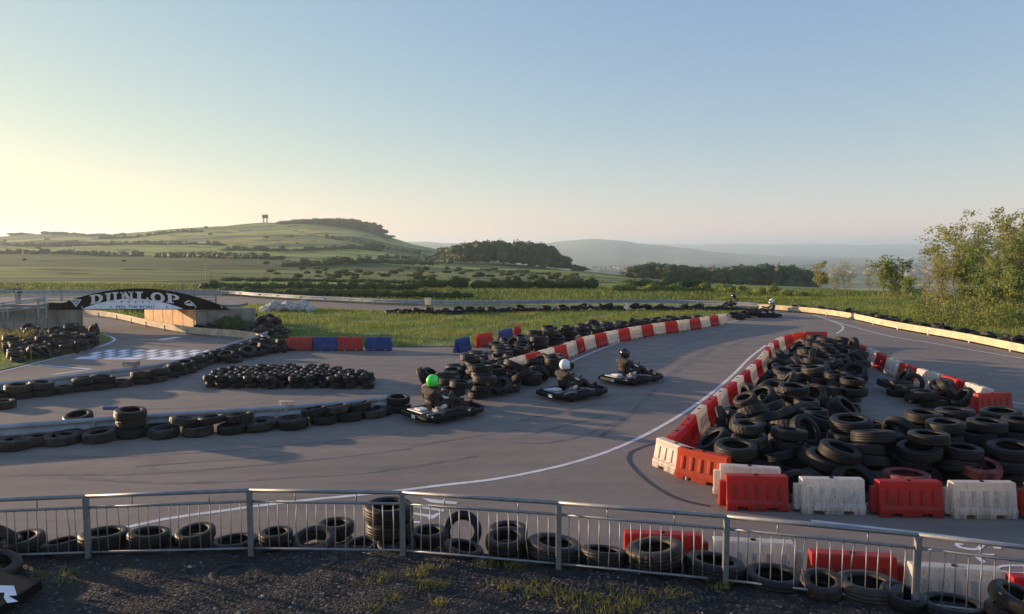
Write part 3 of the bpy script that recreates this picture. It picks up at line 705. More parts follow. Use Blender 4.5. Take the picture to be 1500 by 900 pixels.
T('birch_tree', 'leaning sparse tree at the left end of the clump', 1385, 43, 356, .6, 800, .08, M['leaf'], 2, .35, seed=5)
T('birch_tree', 'leafy lower tree filling the middle of the clump', 1425, 42, 372, .9, 2800, .085, M['leafg'], 2, .6, seed=6, low=.08)
T('birch_tree', 'tree beyond the right edge of the clump', 1530, 45, 322, .85, 3400, .09, M['leaf'], 2, .8, seed=7)
T('birch_tree', 'small bushy tree low in the right clump', 1455, 40, 395, 1, 2400, .08, M['leafg'], 3, .7, seed=8, low=.02)
T('birch_tree', 'bushy young tree at the foot of the edge tree', 1500, 38.5, 398, 1, 2400, .08, M['leafg'], 3, .8, seed=18, low=.02)
T('birch_tree', 'slender tree behind the leaning sparse one', 1408, 52, 350, .8, 1800, .085, M['leaf'], 2, .3, seed=19)
T('tree', 'bushy pointed green tree standing left of the clump', 1303, 55, 372, .8, 3000, .085, M['leafg'], 3, .0, seed=9, low=.04)
T('tree', 'small round green tree right of the pointed one', 1334, 60, 406, .9, 900, .09, M['leafg'], 3, .0, seed=10, low=.02)
T('tree', 'slim upright leafy tree standing alone by the tree belt', 1200, 66, 386, .8, 1500, .09, M['leaf'], 1, seed=11, low=.3)
T('sapling', 'bare grey brown sapling just right of the slim leafy tree', 1219, 66, 398, .9, 0, .1, M['leaf'], 1, seed=12, bare=True)
T('sapling', 'bare reddish sapling in the middle of the bare row', 1232, 64, 395, 1, 160, .06, M['leaf'], 2, seed=13, bare=True)
T('sapling', 'bare wide twiggy sapling at the right of the bare row', 1243, 66, 388, 1.1, 200, .06, M['leaf'], 2, seed=14, bare=True)
T('sapling', 'sparse bare sapling beside the pointed green tree', 1283, 62, 395, 1, 260, .07, M['leaf'], 2, seed=15, bare=True)
T('sapling', 'bare twiggy sapling leaning out at the clump\'s left edge', 1365, 46, 358, 1, 200, .06, M['leaf'], 2, .2, seed=16, bare=True)
random.seed(31)
for i, px in enumerate((1345, 1352, 1362)): hedge('bush', ('dark round bush in the gap right of the small green tree', 'dark bush behind the gap between the right trees', 'low bush at the foot of the leaning tree')[i], [tp(px, 62 - i * 3), tp(px + 8, 62 - i * 3)], 1.2, 1.7, 160, .09, M['hedge'], 'bush')

hedge('bush', 'dark bush at the right end of the bridge wall', [P(328, 470, 39.5) * 1, P(372, 470, 39.5) * 1][0:2], 1.0, 1.3, 260, .06, M['hedge'], 'bush') if False else None
for px, Y, s_, l in ((332, 39.2, .8, 'dark ivy bush covering the right end of the bridge wall'), (352, 38.8, .65, 'low dark bush beside the ivy covered wall end'), (196, 50, .8, 'small green bush under the bridge beside the timber wall')):
    o = bpy.data.objects.new('bush', bush_mesh(91 + px, M['hedge'], 200, .07)); C.objects.link(o); o.location = ((px - 750) / FPX * Y, Y, -.05); o.scale = (s_, s_ * .6, s_); tag(o, l, 'bush')
random.seed(33)
for i, (a, Y, w_, h_, l) in enumerate(((1372,44,1.1,1.5,'feathery low shrub at the left foot of the right tree clump'),(1402,43,1.2,1.9,'leafy shrub under the bare topped tree'),(1432,41,1.2,1.7,'pale green shrub beneath the tallest tree'),(1462,40,1.3,2.1,'dense shrub between the pale trunks'),(1492,39,1.3,1.9,'shrub under the tree at the right edge'),(1320,58,1.2,1.0,'low shrub between the two small green trees'))):
    x_ = (a - 750) / FPX * Y; hedge('shrub', l, [(x_ - .9, Y, .25), (x_ + .9, Y, .25)], w_ * .62, h_, 520, .07, M['leaf'] if i % 2 else M['leafg'], 'shrub', .45, None, 0)
# village in the valley
def house_mesh():
    m = MB(); m.box((0, 0, 2.4), (10, 7, 4.8)); m.add([(-5.3,-3.9,4.7),(5.3,-3.9,4.7),(5.3,3.9,4.7),(-5.3,3.9,4.7),(-5.3,0,7.6),(5.3,0,7.6)], [(0,1,5,4),(2,3,4,5),(0,4,3),(1,2,5),(0,3,2,1)], 1); m.box((3.5, 0, 7.6), (.9, .9, 2), None, 1); return m.mesh('house')
hm = house_mesh(); hm.materials.append(M['render']); hm.materials.append(M['roof'])
for i in range(210):
    if i < 60: px = random.uniform(855, 935); Y = random.uniform(1750, 2500)
    else: px = random.uniform(1185, 1420); Y = random.uniform(1700, 2700)
    o = bpy.data.objects.new('house', hm); C.objects.link(o); p = tp(px, Y); o.location = (p.x, p.y, p.z - .5); k = random.uniform(.8, 1.7); o.scale = (k * random.uniform(1, 1.8), k, k); o.rotation_euler.z = random.uniform(0, 3.1)
    tag(o, 'tiny pale house of the hazy valley town' if i >= 60 else 'tiny pale house below the moor, between the two woods', 'house', 'houses of the valley town' if i >= 60 else 'houses below the moor')
for i in range(170):
    px = random.uniform(850, 1450); Y = random.uniform(1300, 2700); bush(px, Y, random.uniform(4, 9), 'hazy tree in the valley among the town houses', 'trees in the valley', 'valley_tree', 'tree')

# hilltop tower, poles
rt = empty('hilltop_tower', tp(391, 792)); m = MB(); m.box((0, 0, 6.6), (5.2, 4, 3.4)); m.build('cabin', M['jacket'], rt); m = MB(); m.box((0, 0, 8.5), (6, 4.8, .4)); m.build('roof', M['jacket'], rt)
for s in (-1, 1):
    for t in (-1, 1): m = MB(); m.box((1.9 * s, 1.4 * t, 2.4), (.5, .5, 5.4)); m.build('leg', M['jacket'], rt)
tag(rt, 'small dark tower standing on legs on the hill skyline', 'tower')
def post(name, label, base, h, r, mat, cat='post', parts=None):
    m = MB(); m.tube([(0, 0, -.1), (0, 0, h * .5), (0.01, 0, h)], [r, r, r * .85], 8); rt = empty(name, base); m.build('shaft', mat, rt); m = MB(); m.lathe([(0.0, h), (r * 1.2, h), (r * 1.2, h + .03), (0.0, h + .05)], 8, closed=False); m.build('cap', mat, rt); tag(rt, label, cat); return rt
post('wooden_pole', 'pale upright wooden pole behind the bridge', tp(302, 84), 2.4, .07, M['plank'], 'pole')
post('wooden_pole', 'thinner grey pole beside the pale one behind the bridge', tp(309, 84), 2.0, .04, M['bark'], 'pole')
b = G(627, 459); rt = empty('marshal_post', b); m = MB(); m.box((0, 0, .3), (.12, .12, .65)); m.build('shaft', M['bark'], rt); m = MB(); m.box((0, 0, .83), (.42, .3, .44)); m.box((0, 0, 1.07), (.48, .36, .04)); m.build('signal_box', M['bwhite'], rt, .01); tag(rt, 'white box on a short post at the back of the infield', 'signal post')
b = G(918, 459); rt = empty('marker_board', b); m = MB(); m.box((0, 0, .2), (.06, .06, .5)); m.build('shaft', M['bark'], rt); m = MB(); m.box((0, -.04, .5), (.3, .03, .42), (0, .35, 0)); m.build('board', M['signletter'], rt, .005); tag(rt, 'small leaning cream marker board behind the infield tyres', 'marker')

# ------------------------------------------------------------------ guard rails and plank barrier
def along(pts, z0, sect, name, mat, parent, step=1.0, off=0):
    pp = smooth_path(pts, step); vs = []; K = len(sect); n = len(pp); org = parent.location if parent else Vector()
    for i, p in enumerate(pp):
        d = (pp[min(i + 1, n - 1)] - pp[max(i - 1, 0)]).normalized(); q = Vector((d.y, -d.x, 0))
        for a, h in sect: vs.append(p + q * (a + off) + Vector((0, 0, z0 + h)) - org)
    m = MB(); m.add(vs, [(i * K + k, i * K + (k + 1) % K, (i + 1) * K + (k + 1) % K, (i + 1) * K + k) for i in range(n - 1) for k in range(K)] + [tuple(range(K)), tuple((n - 1) * K + k for k in range(K))])
    return m.build(name, mat, parent), pp
W_ = [(.0,0),(.05,.03),(.05,.08),(.0,.13),(.0,.17),(.05,.22),(.05,.27),(.0,.31),(-.006,.31),(.044,.27),(.044,.22),(-.006,.175),(-.006,.125),(.044,.08),(.044,.03),(-.006,0)]
def guard_rail(label, pts, h, mat, every=2.0, beam=W_, cat='guard rail', name='guard_rail'):
    rt = empty(name, Vector((pts[0][0], pts[0][1], 0))); _, pp = along(pts, h, beam, 'rail_beam', mat, rt, .8)
    acc = every; last = pp[0]
    for p in pp:
        acc += (p - last).length; last = p
        if acc >= every:
            acc = 0; m = MB(); q = p - rt.location; m.box((q.x, q.y, (h + .2) / 2), (.08, .1, h + .24)); m.build('post', M['galv2'], rt)
    tag(rt, label, cat); return rt
guard_rail('long blue grey guard rail with tyres along its near side at left', [G(-500,688), G(-200,664), G(0,650), G(200,634), G(330,625), G(420,619), G(500,612), G(566,604)], .16, M['galv2'])
guard_rail('guard rail behind the second tyre row on the left', [G(-300,600), G(0,581), G(120,566), G(240,549), G(305,531), G(345,515), G(375,505), G(392,498)], .14, M['galv2'])
guard_rail('weathered guard rail running along the far side of the circuit', railw[:15], .18, M['galv2'], 2.5)
BW = [(-.03,0),(.03,0),(.03,.15),(.025,.155),(.025,.165),(.03,.17),(.03,.34),(-.03,.34)]
guard_rail('pale timber plank barrier curving round the right side of the circuit', [railw[i] for i in range(14, len(railw))], .08, M['plank'], 2.5, BW, 'barrier', 'plank_barrier')
guard_rail('sunlit pale rail running under the sign bridge', [G(60,461), G(125,463), G(172,469), G(215,479), G(260,488), G(300,493), G(340,496), G(372,500), G(386,506)], .10, M['plank'], 2.0, BW, 'barrier', 'plank_barrier')

# ------------------------------------------------------------------ sign bridge
YB = 40.0
rt = empty('sign_bridge', (P(205, 452, YB).x, YB, 0)); ox = rt.location.x
def bx(px, Y=YB): return (px - 750) / (FPX * ct) * 1.0 * Y * ct - ox if False else P(px, 450, Y).x - ox
zt = P(205, 452, YB).z
m = MB(); x0, x1 = bx(-330), bx(117); m.box(((x0 + x1) / 2, .12, zt / 2), (x1 - x0, .24, zt))
nx = int((x1 - x0) / .62)
for i in range(nx): m.box((x1 - .3 - i * .62, -.012, zt / 2 - .02), (.58, .03, zt - .06), (0, 0, random.uniform(-.008, .008)))
m.build('left_wall', M['concrete'], rt, .008)
m = MB(); x0r, x1r = bx(287), bx(372); m.box(((x0r + x1r) / 2, .12, zt / 2), (x1r - x0r, .24, zt))
for i in range(int((x1r - x0r) / .62)): m.box((x0r + .32 + i * .62, -.012, zt / 2 - .02), (.58, .03, zt - .06))
m.build('right_wall', M['concrete'], rt, .008)
m = MB(); a = G(214,474); b_ = Vector((x0r + ox, YB + .02, 0)); d = b_ - a; L = d.length; ang = math.atan2(d.y, d.x); mid = (a + b_) / 2 - rt.location
m.box((mid.x, mid.y, zt / 2), (L, .12, zt), (0, 0, ang))
nrm = Vector((d.y, -d.x, 0)).normalized(); nrm = -nrm if nrm.x > 0 else nrm
for i in range(int(L / 1.25)):
    c0 = mid + d.normalized() * (-L / 2 + .63 + i * 1.25) + nrm * .072; m.box((c0.x, c0.y, zt / 2), (1.2, .03, zt - .05), (0, 0, ang))
m.build('timber_side_wall', M['osb'], rt, .006)
m = MB(); m.box(((bx(-40) + bx(345)) / 2, 1.15, zt + .09), (bx(345) - bx(-40), 1.5, .14)); m.build('deck', M['concrete'], rt, .01)
# sign face
def arc_shape(pxl, pxr, apexy, basey, n=28, sag=.0):
    xl, xr = bx(pxl), bx(pxr); zb = P(0, basey, YB).z; za = P(0, apexy, YB).z; out = [(xl, zb)]
    for i in range(n + 1):
        t = i / n; out.append((xl + (xr - xl) * t, zb + (za - zb) * (math.sin(math.pi * t) ** .85 if apexy else 0) + .001))
    out.append((xr, zb)); return out
ys = -.12
m = MB(); pl = arc_shape(72, 338, 422.5, 453.5); m.prism(pl, lambda a, b, t: (a, t, b), ys, ys + .07); sg = m.build('sign_panel', M['signblack'], rt)
m = MB(); pl = arc_shape(122, 270, 437.5, 452.6); m.prism(pl, lambda a, b, t: (a, t, b), ys - .004, ys + .004); m.build('white_crescent', M['signwhite'], sg)
for px in (84, 122, 164, 246, 288, 326): m = MB(); z_ = zt + .08; m.box((bx(px), ys - .004, z_), (.09, .02, .12)); m.build('bracket', M['galv2'], rt)
def ring(cx, cy, ro, ri, a0, a1, n=14):
    f = []
    for i in range(n):
        t0, t1 = a0 + (a1 - a0) * i / n, a0 + (a1 - a0) * (i + 1) / n
        f.append([(cx + ro[0] * math.cos(t0), cy + ro[1] * math.sin(t0)), (cx + ro[0] * math.cos(t1), cy + ro[1] * math.sin(t1)), (cx + ri[0] * math.cos(t1), cy + ri[1] * math.sin(t1)), (cx + ri[0] * math.cos(t0), cy + ri[1] * math.sin(t0))])
    return f
def rc(x0, y0, x1, y1): return [(x0, y0), (x1, y0), (x1, y1), (x0, y1)]
hp = math.pi / 2
LET = {'D': [rc(.12,.14,.38,.86), rc(0,0,.5,.14), rc(0,.86,.5,1)] + ring(.46,.5,(.52,.5),(.24,.34),-hp,hp),
 'U': [rc(.12,.32,.38,.87), rc(.66,.32,.86,.87), rc(0,.87,.48,1), rc(.54,.87,1,1)] + ring(.49,.32,(.37,.33),(.16,.16),math.pi,2*math.pi),
 'N': [rc(.12,.13,.28,.87), rc(.74,.13,.9,1), [(.1,1),(.42,1),(.9,0),(.6,0)], rc(0,0,.42,.13), rc(0,.87,.3,1), rc(.6,.87,1,1)],
 'L': [rc(.12,.14,.4,.87), rc(0,.87,.56,1), rc(0,0,.95,.15), rc(.8,.15,.95,.42)],
 'O': ring(.5,.5,(.52,.52),(.25,.34),0,2*math.pi,24),
 'P': [rc(.12,.13,.4,.87), rc(0,0,.54,.13), rc(0,.87,.5,1)] + ring(.48,.69,(.48,.31),(.2,.17),-hp,hp)}
m = MB(); word = 'DUNLOP'; xa, xb = bx(133), bx(267); zl = P(0, 445.5, YB).z; hl = (P(0, 428.5, YB).z - P(0, 444, YB).z)
cw = (xb - xa) / 6.0
for i, chh in enumerate(word):
    for pf in LET[chh]:
        vs = []
        for a_, b2 in pf:
            gx = (i + .05 + a_ * .88) / 6.0; lift = .32 * math.sin(math.pi * (gx * .86 + .07)) - .07
            vs.append((xa + gx * (xb - xa), ys - .008, zl + lift * .62 + b2 * hl * (.86 + .06 * math.sin(math.pi * gx)) + (a_ - .5) * (.5 - gx) * .09))
        m.add(vs, [tuple(range(len(vs)))])
m.build('lettering', M['signletter'], sg)
def text(body, x, z, size, mat, name, xscale=1.0):
    cu = bpy.data.curves.new(name, 'FONT'); cu.body = body; cu.size = size; cu.align_x = 'CENTER'; cu.offset = size * .012
    t = bpy.data.objects.new(name, cu); C.objects.link(t); dg = bpy.context.evaluated_depsgraph_get(); me = bpy.data.meshes.new_from_object(t.evaluated_get(dg)); bpy.data.objects.remove(t)
    me.transform(Matrix.Rotation(math.pi / 2, 4, 'X')); me.transform(Matrix.Diagonal((xscale, 1, 1, 1))); o = link(name, me, mat, sg); me.materials.clear(); me.materials.append(mat); o.location = (x, ys - .008, z); return o
text('FEEL THE ROAD', bx(200), P(0, 451.6, YB).z, .24, M['signblue'], 'tagline', 1.25)
m = MB()
for i in range(5):
    cx = bx(180 + i * 10.3); cz = P(0, 442.3, YB).z; pts5 = []
    for k in range(10): rr = .075 if k % 2 == 0 else .035; pts5.append((cx + rr * math.cos(hp + k * math.pi / 5), ys - .008, cz + rr * math.sin(hp + k * math.pi / 5)))
    m.add(pts5, [tuple(range(10))])
m.build('red_stars', M['signred'], sg)
def emblem(px, py, sx):
    m = MB(); c0 = Vector((bx(px), ys - .008, P(0, py, YB).z)); outl = [(-.34,.17),(.34,.17),(.0,-.26)]; inn = [(-.21,.1),(.2,.1),(.0,-.14)]
    for i in range(3):
        j = (i + 1) % 3; m.add([c0 + Vector((outl[i][0] * sx, 0, outl[i][1])), c0 + Vector((outl[j][0] * sx, 0, outl[j][1])), c0 + Vector((inn[j][0] * sx, 0, inn[j][1])), c0 + Vector((inn[i][0] * sx, 0, inn[i][1]))], [(0, 1, 2, 3)])
    m.add([c0 + Vector((-.1 * sx, 0, -.08)), c0 + Vector((.15 * sx, 0, .02)), c0 + Vector((-.06 * sx, 0, .08))], [(0, 1, 2)]); m.build('emblem', M['signletter'], sg)
emblem(113.5, 443, 1); m = MB(); c0 = Vector((bx(279), ys - .008, P(0, 444, YB).z))
for pf in ([(-.3,.02),(-.05,.17),(.0,.1),(-.18,0)], [(-.3,-.02),(-.1,-.14),(.34,-.17),(.1,-.02)], [(-.02,.17),(.2,.02),(.38,-.17),(.1,-.0)]): m.add([c0 + Vector((a_, 0, b2)) for a_, b2 in pf], [(0, 1, 2, 3)])
m.build('emblem', M['signletter'], sg)
tag(rt, 'low footbridge carrying a black arched sign over the track', 'bridge')
# railing over the bridge
rt2 = empty('bridge_railing', (ox, YB + 1.8, 0)); Y2 = YB + 1.8
def bx2(px): return P(px, 450, Y2).x - ox
zr = [P(0, y, Y2).z for y in (425.5, 430.5, 435, 439.5)]
for z_ in zr: m = MB(); m.box(((bx2(22) + bx2(318)) / 2, 0, z_ - .04 + .02), (bx2(318) - bx2(22), .05, .055 if z_ != zr[0] else .09)); m.build('rail', M['galv2'], rt2)
for px in (24, 64, 90, 140, 190, 240, 286, 316): m = MB(); m.box((bx2(px), .05, (zt + .16 + zr[0]) / 2), (.09, .06, zr[0] - zt - .16)); m.build('post', M['galv2'], rt2)
tag(rt2, 'grey metal railing with four bars behind the arched sign', 'railing')
# sloped ramp rails at far left
for (pa, pb, z1, lab) in (((-60,452),(68,437),.0,'upper sloping grey rail of the ramp left of the sign'), ((-60,462),(82,444),.0,'lower sloping grey rail of the ramp left of the sign')):
    rt3 = empty('ramp_rail', (P(pa[0], pa[1], YB - .3).x, YB - .3, 0)); q0 = P(pa[0], pa[1], YB - .3); q1 = P(pb[0], pb[1], YB - .3)
    for dz in (0, -.12): m = MB(); m.tube([(0, 0, q0.z + dz), ((q1 - q0).x, 0, q1.z + dz)], .04, 6); m.build('rail', M['galv2'], rt3)
    for t in (.1, .5, .9): z_ = q0.z + (q1.z - q0.z) * t; m = MB(); m.box(((q1 - q0).x * t, .02, (z_ + 1.0) / 2 - .1), (.07, .06, z_ - 1.0 + .3)); m.build('post', M['galv2'], rt3)
    tag(rt3, lab, 'rail')
m = MB(); c0 = P(84, 447, YB - .35); rt4 = empty('speaker_box', (c0.x, YB - .35, zt)); m.box((0, 0, .17), (.75, .4, .34)); m.build('case', M['dark'], rt4, .02); m = MB(); m.box((-.05, -.02, .37), (.95, .5, .045)); m.build('lid', M['plank'], rt4, .01); tag(rt4, 'dark box with pale lid on the wall left of the sign', 'box')

# ------------------------------------------------------------------ people
def skin_fig(name, J, E, mat, parent, root=0, sub=2):
    """J: joints (pos, radius); E: edges -> one continuous skinned body"""
    me = bpy.data.meshes.new(name); me.from_pydata([j[0] for j in J], E, []); bm = bmesh.new(); bm.from_mesh(me); lay = bm.verts.layers.skin.verify(); bm.verts.ensure_lookup_table()
    for v, j in zip(bm.verts, J):
        r = j[1]; v[lay].radius = r if isinstance(r, tuple) else (r, r)
    bm.verts[root][lay].use_root = True; bm.to_mesh(me); bm.free()
    o = bpy.data.objects.new(name, me); C.objects.link(o); me.materials.append(mat)
    if parent is not None: o.parent = parent
    s = o.modifiers.new('skin', 'SKIN'); s.use_smooth_shade = True; d = o.modifiers.new('sub', 'SUBSURF'); d.levels = sub; d.render_levels = sub
    return o
def driver(label, loc, rz, helm, lean=0.0):
    rt = empty('person', loc, rz); tag(rt, label, 'person'); rt.scale = (1.18, 1.28, 1.2)
    hip = (-.30, 0, .27)
    J = [(hip, (.17, .15)), ((-.37, 0, .42), (.15, .14)), ((-.42, 0, .58), (.18, .14)), ((-.41, 0, .66), (.16, .12)), ((-.38, 0, .74), (.06, .06)), ((-.355, 0, .83), (.085, .085)),
         ((-.41, .19, .65), .075), ((-.22, .30, .50), .055), ((-.0, .20, .52), .04), ((.09, .14, .555), .038),
         ((-.41, -.19, .65), .075), ((-.22, -.30, .50), .055), ((-.0, -.20, .52), .04), ((.09, -.14, .555), .038),
         ((-.22, .13, .27), .10), ((.14, .20, .46), .075), ((.46, .17, .24), .055), ((.62, .16, .20), .05), ((.66, .16, .28), .04),
         ((-.22, -.13, .27), .10), ((.14, -.20, .46), .075), ((.46, -.17, .24), .055), ((.62, -.16, .20), .05), ((.66, -.16, .28), .04)]
    E = [(0,1),(1,2),(2,3),(3,4),(4,5),(3,6),(6,7),(7,8),(8,9),(3,10),(10,11),(11,12),(12,13),(0,14),(14,15),(15,16),(16,17),(17,18),(0,19),(19,20),(20,21),(21,22),(22,23)]
    skin_fig('body', J, E, M['suit'], rt)
    m = MB(); hc = Vector((-.335, 0, .885))
    prof = []
    m.ball(hc, (.155, .128, .148), 20, 14); m.ball(hc + Vector((.075, 0, -.075)), (.092, .095, .07), 14, 8); h = m.build('helmet', helm, rt)
    m = MB(); n = 12; vs = []
    for k, (zz, s) in enumerate(((.055, 1.0), (.02, 1.035), (-.035, 1.02))):
        for i in range(n + 1): a = -1.05 + 2.1 * i / n; vs.append(hc + Vector((math.cos(a) * .158 * s * (1 if k else .95), math.sin(a) * .131 * s, zz)))
    m.add(vs, [(k * (n + 1) + i, k * (n + 1) + i + 1, (k + 1) * (n + 1) + i + 1, (k + 1) * (n + 1) + i) for k in range(2) for i in range(n)], 0, True); m.build('visor', M['visor'], h)
    m = MB(); m.tube([hc + Vector((.14 * math.cos(a), .118 * math.sin(a), -.125)) for a in [i * math.pi / 8 for i in range(16)]], .012, 6, closed=True); m.build('helmet_trim', M['dark'], h)
    for s in (1, -1):
        m = MB(); c0 = Vector((.10, .145 * s, .565)); m.ball(c0, (.045, .03, .05), 8, 6)
        for k in range(4): z_ = .03 - k * .02; L_ = (.9, 1, .95, .75)[k]; m.tube([c0 + Vector((.015, 0, z_)), c0 + Vector((.055 * L_, -.005 * s, z_ - .004)), c0 + Vector((.06 * L_, -.035 * s, z_ - .012)), c0 + Vector((.03, -.045 * s, z_ - .014))], .0095, 6)
        m.tube([c0 + Vector((-.01, -.015 * s, .03)), c0 + Vector((.0, -.045 * s, .035)), c0 + Vector((.02, -.055 * s, .02))], .011, 6); m.build('glove', M['glove'], rt)
        m = MB(); m.tube([(-.33, .262 * s, .60), (-.23, .335 * s, .535), (-.13, .32 * s, .515)], [.02, .03, .022], 6); m.build('sleeve_stripe', M['suitw'], rt)
        m = MB(); m.ball((.64, .16 * s, .245), (.05, .05, .085), 8, 6, 0, (0, -.5, 0)); m.tube([(.60, .16 * s, .17), (.66, .16 * s, .235), (.70, .16 * s, .31)], [.042, .044, .03], 8); m.build('boot', M['dark'], rt)
        m = MB(); m.ball((-.16, .205 * s, .30), (.15, .035, .055), 10, 6, 0, (0, -.35, 0)); m.build('hip_panel', M['suitw'], rt)
    return rt
def build_kart():
    rt = empty('go_kart', (0, 0, 0))
    m = MB(); m.box((.05, 0, .075), (1.55, .52, .015))
    for s in (1, -1): m.tube([(-.75, .30 * s, .09), (.3, .30 * s, .09), (.75, .22 * s, .09), (.85, .12 * s, .09)], .017, 8); 
    m.tube([(-.75, -.3, .09), (-.75, .3, .09)], .017, 8); m.tube([(.62, -.45, .12), (.62, .45, .12)], .016, 8); m.tube([(-.62, -.62, .135), (-.62, .62, .135)], .02, 8)
    m.build('chassis', M['grey'], rt)
    # wraparound bumper
    sec = [(-.03,-.075),(.04,-.075),(.065,-.04),(.065,.035),(.04,.06),(-.02,.06),(-.03,.04)]
    loop = []
    for (x, y) in ((-1.02,.0),(-1.02,.45),(-.98,.62),(-.84,.70),(-.3,.71),(.3,.71),(.55,.69),(.86,.60),(1.02,.42),(1.08,.2),(1.09,0)): loop.append((x, y))
    loop = loop + [(x, -y) for x, y in loop[-2:0:-1]]; n = len(loop); vs = []
    for i, (x, y) in enumerate(loop):
        a = Vector(loop[i - 1]); b = Vector(loop[(i + 1) % n]); d = (b - a).normalized(); q = Vector((d.y, -d.x)); 
        if q.dot(Vector((x, y))) < 0: q = -q
        for e, h in sec: vs.append((x + q.x * e, y + q.y * e, .17 + h))
    K = len(sec); m = MB(); m.add(vs, [(i * K + k, ((i + 1) % n) * K + k, ((i + 1) % n) * K + (k + 1) % K, i * K + (k + 1) % K) for i in range(n) for k in range(K)], 0, True)
    bm_ = m.build('bumper', M['dark'], rt, .01)
    m = MB(); m.box((-1.108, -.1, .18), (.006, .16, .09)); m.build('number_sticker', M['signletter'], bm_)
    for s in (1, -1):
        m = MB(); m.box((-.05, .50 * s, .20), (.72, .30, .07)); m.box((-.05, .50 * s, .14), (.66, .26, .09)); m.build('side_pod', M['dark'], rt, .03)
        for (x, r, wd) in ((-.62, .14, .19), (.62, .128, .13)):
            m = MB(); m.lathe([(r * .5, -wd / 2 * .9), (r * .8, -wd / 2), (r * .96, -wd / 2 * .8), (r, -wd / 4), (r, wd / 4), (r * .96, wd / 2 * .8), (r * .8, wd / 2), (r * .5, wd / 2 * .9)], 18, (0, 0, 0), 'y'); t = m.build('wheel', M['rubber'], rt); t.location = (x, (.52 if x < 0 else .5) * s, r)
            m = MB(); m.lathe([(.02, -wd * .3), (r * .5, -wd * .35), (r * .52, wd * .35), (.02, wd * .3)], 12, (0, 0, 0), 'y'); m.build('rim', M['alu'], t)
    m = MB()
    prof = [(-.14,.10),(-.24,.14),(-.30,.26),(-.38,.40),(-.44,.56),(-.47,.56),(-.42,.40),(-.34,.25),(-.28,.12),(-.2,.08),(.12,.08),(.14,.11)]
    nS = 8; vs = []
    for i in range(nS + 1):
        y = -.2 + .4 * i / nS; k = abs(y) / .2
        for x, z in prof: vs.append((x - .13 + .05 * k * k, y, z + (.09 * k * k if z < .2 else 0)))
    K = len(prof); m.add(vs, [(i * K + k, (i + 1) * K + k, (i + 1) * K + (k + 1) % K, i * K + (k + 1) % K) for i in range(nS) for k in range(K)] + [tuple(range(K)), tuple(nS * K + k for k in range(K))], 0, True); m.build('seat', M['dark'], rt)
    m = MB(); m.box((-.52, -.42, .22), (.30, .24, .22)); m.tube([(-.52, -.42, .30), (-.52, -.42, .42)], .07, 10)
    for k in range(5): m.box((-.52, -.42, .26 + k * .025), (.20, .28, .008))
    m.tube([(-.40, -.5, .28), (-.66, -.56, .30), (-.92, -.5, .26)], .035, 8); m.build('engine', M['grey'], rt, .008)
    m = MB(); m.box((-.80, .05, .275), (.34, .72, .03)); m.build('rear_deck', M['alu'], rt, .006)
    m = MB(); m.box((-.80, -.02, .33), (.26, .3, .06)); m.build('fuel_tank', M['suitw'], rt, .02)
    m = MB(); c0 = Vector((.14, 0, .545)); ax = Vector((.55, 0, -.84)).normalized()
    qa = Vector((0, 1, 0)); qb = ax.cross(qa); m.tube([c0 + (qa * math.cos(t) + qb * math.sin(t)) * .155 for t in [i * math.pi / 10 for i in range(20)]], .013, 6, closed=True)
    for t in (0, 2.1, 4.2): m.tube([c0, c0 + (qa * math.cos(t) + qb * math.sin(t)) * .15], .009, 5)
    m.build('steering_wheel', M['dark'], rt); m = MB(); m.tube([c0, (.58, 0, .14)], .014, 6); m.build('steering_column', M['grey'], rt)
    m = MB(); m.add([(.30,-.16,.46),(.30,.16,.46),(.42,-.19,.44),(.42,.19,.44),(.80,-.24,.23),(.80,.24,.23),(.97,-.18,.18),(.97,.18,.18),(.40,-.19,.30),(.40,.19,.30)], [(0,1,3,2),(2,3,5,4),(4,5,7,6),(2,4,8),(3,9,5),(0,2,8),(1,9,3)], 0); sf = m.build('front_fairing', M['dark'], rt); sm = sf.modifiers.new('t', 'SOLIDIFY'); sm.thickness = .012
    return rt
KA = R(40)
karts = [('black go-kart of the lime helmeted driver with sunlit rear panel', G(651,610), R(41), 'driver in black overalls and a lime green helmet', 'helmgreen'),
         ('black go-kart of the white helmeted driver in mid track', G(840,580.5), R(40), 'driver in black overalls and a white helmet with dark visor', 'helmwhite'),
         ('black go-kart carrying the black helmeted driver', G(926,559), R(38), 'driver in dark overalls and a glossy black helmet', 'helmblack'),
         ('dark go-kart side on at the far bend heading left', G(1121,464.5), R(176), 'driver of the side on kart at the far bend with pale helmet', 'helmwhite'),
         ('most distant dark go-kart by the far rail', G(1068,455), R(200), 'most distant driver in dark clothes and helmet', 'helmblack')]
k0 = build_kart()
for i, (kl, p, rz, dl, hm_) in enumerate(karts):
    k = k0 if i == 0 else copy_tree(k0)
    k.location = p; k.rotation_euler.z = rz; k.scale = (1, 1, 1) if i < 3 else (.9, .9, .95); tag(k, kl, 'go-kart', 'go-karts on the track')
    driver(dl, p, rz, M[hm_])
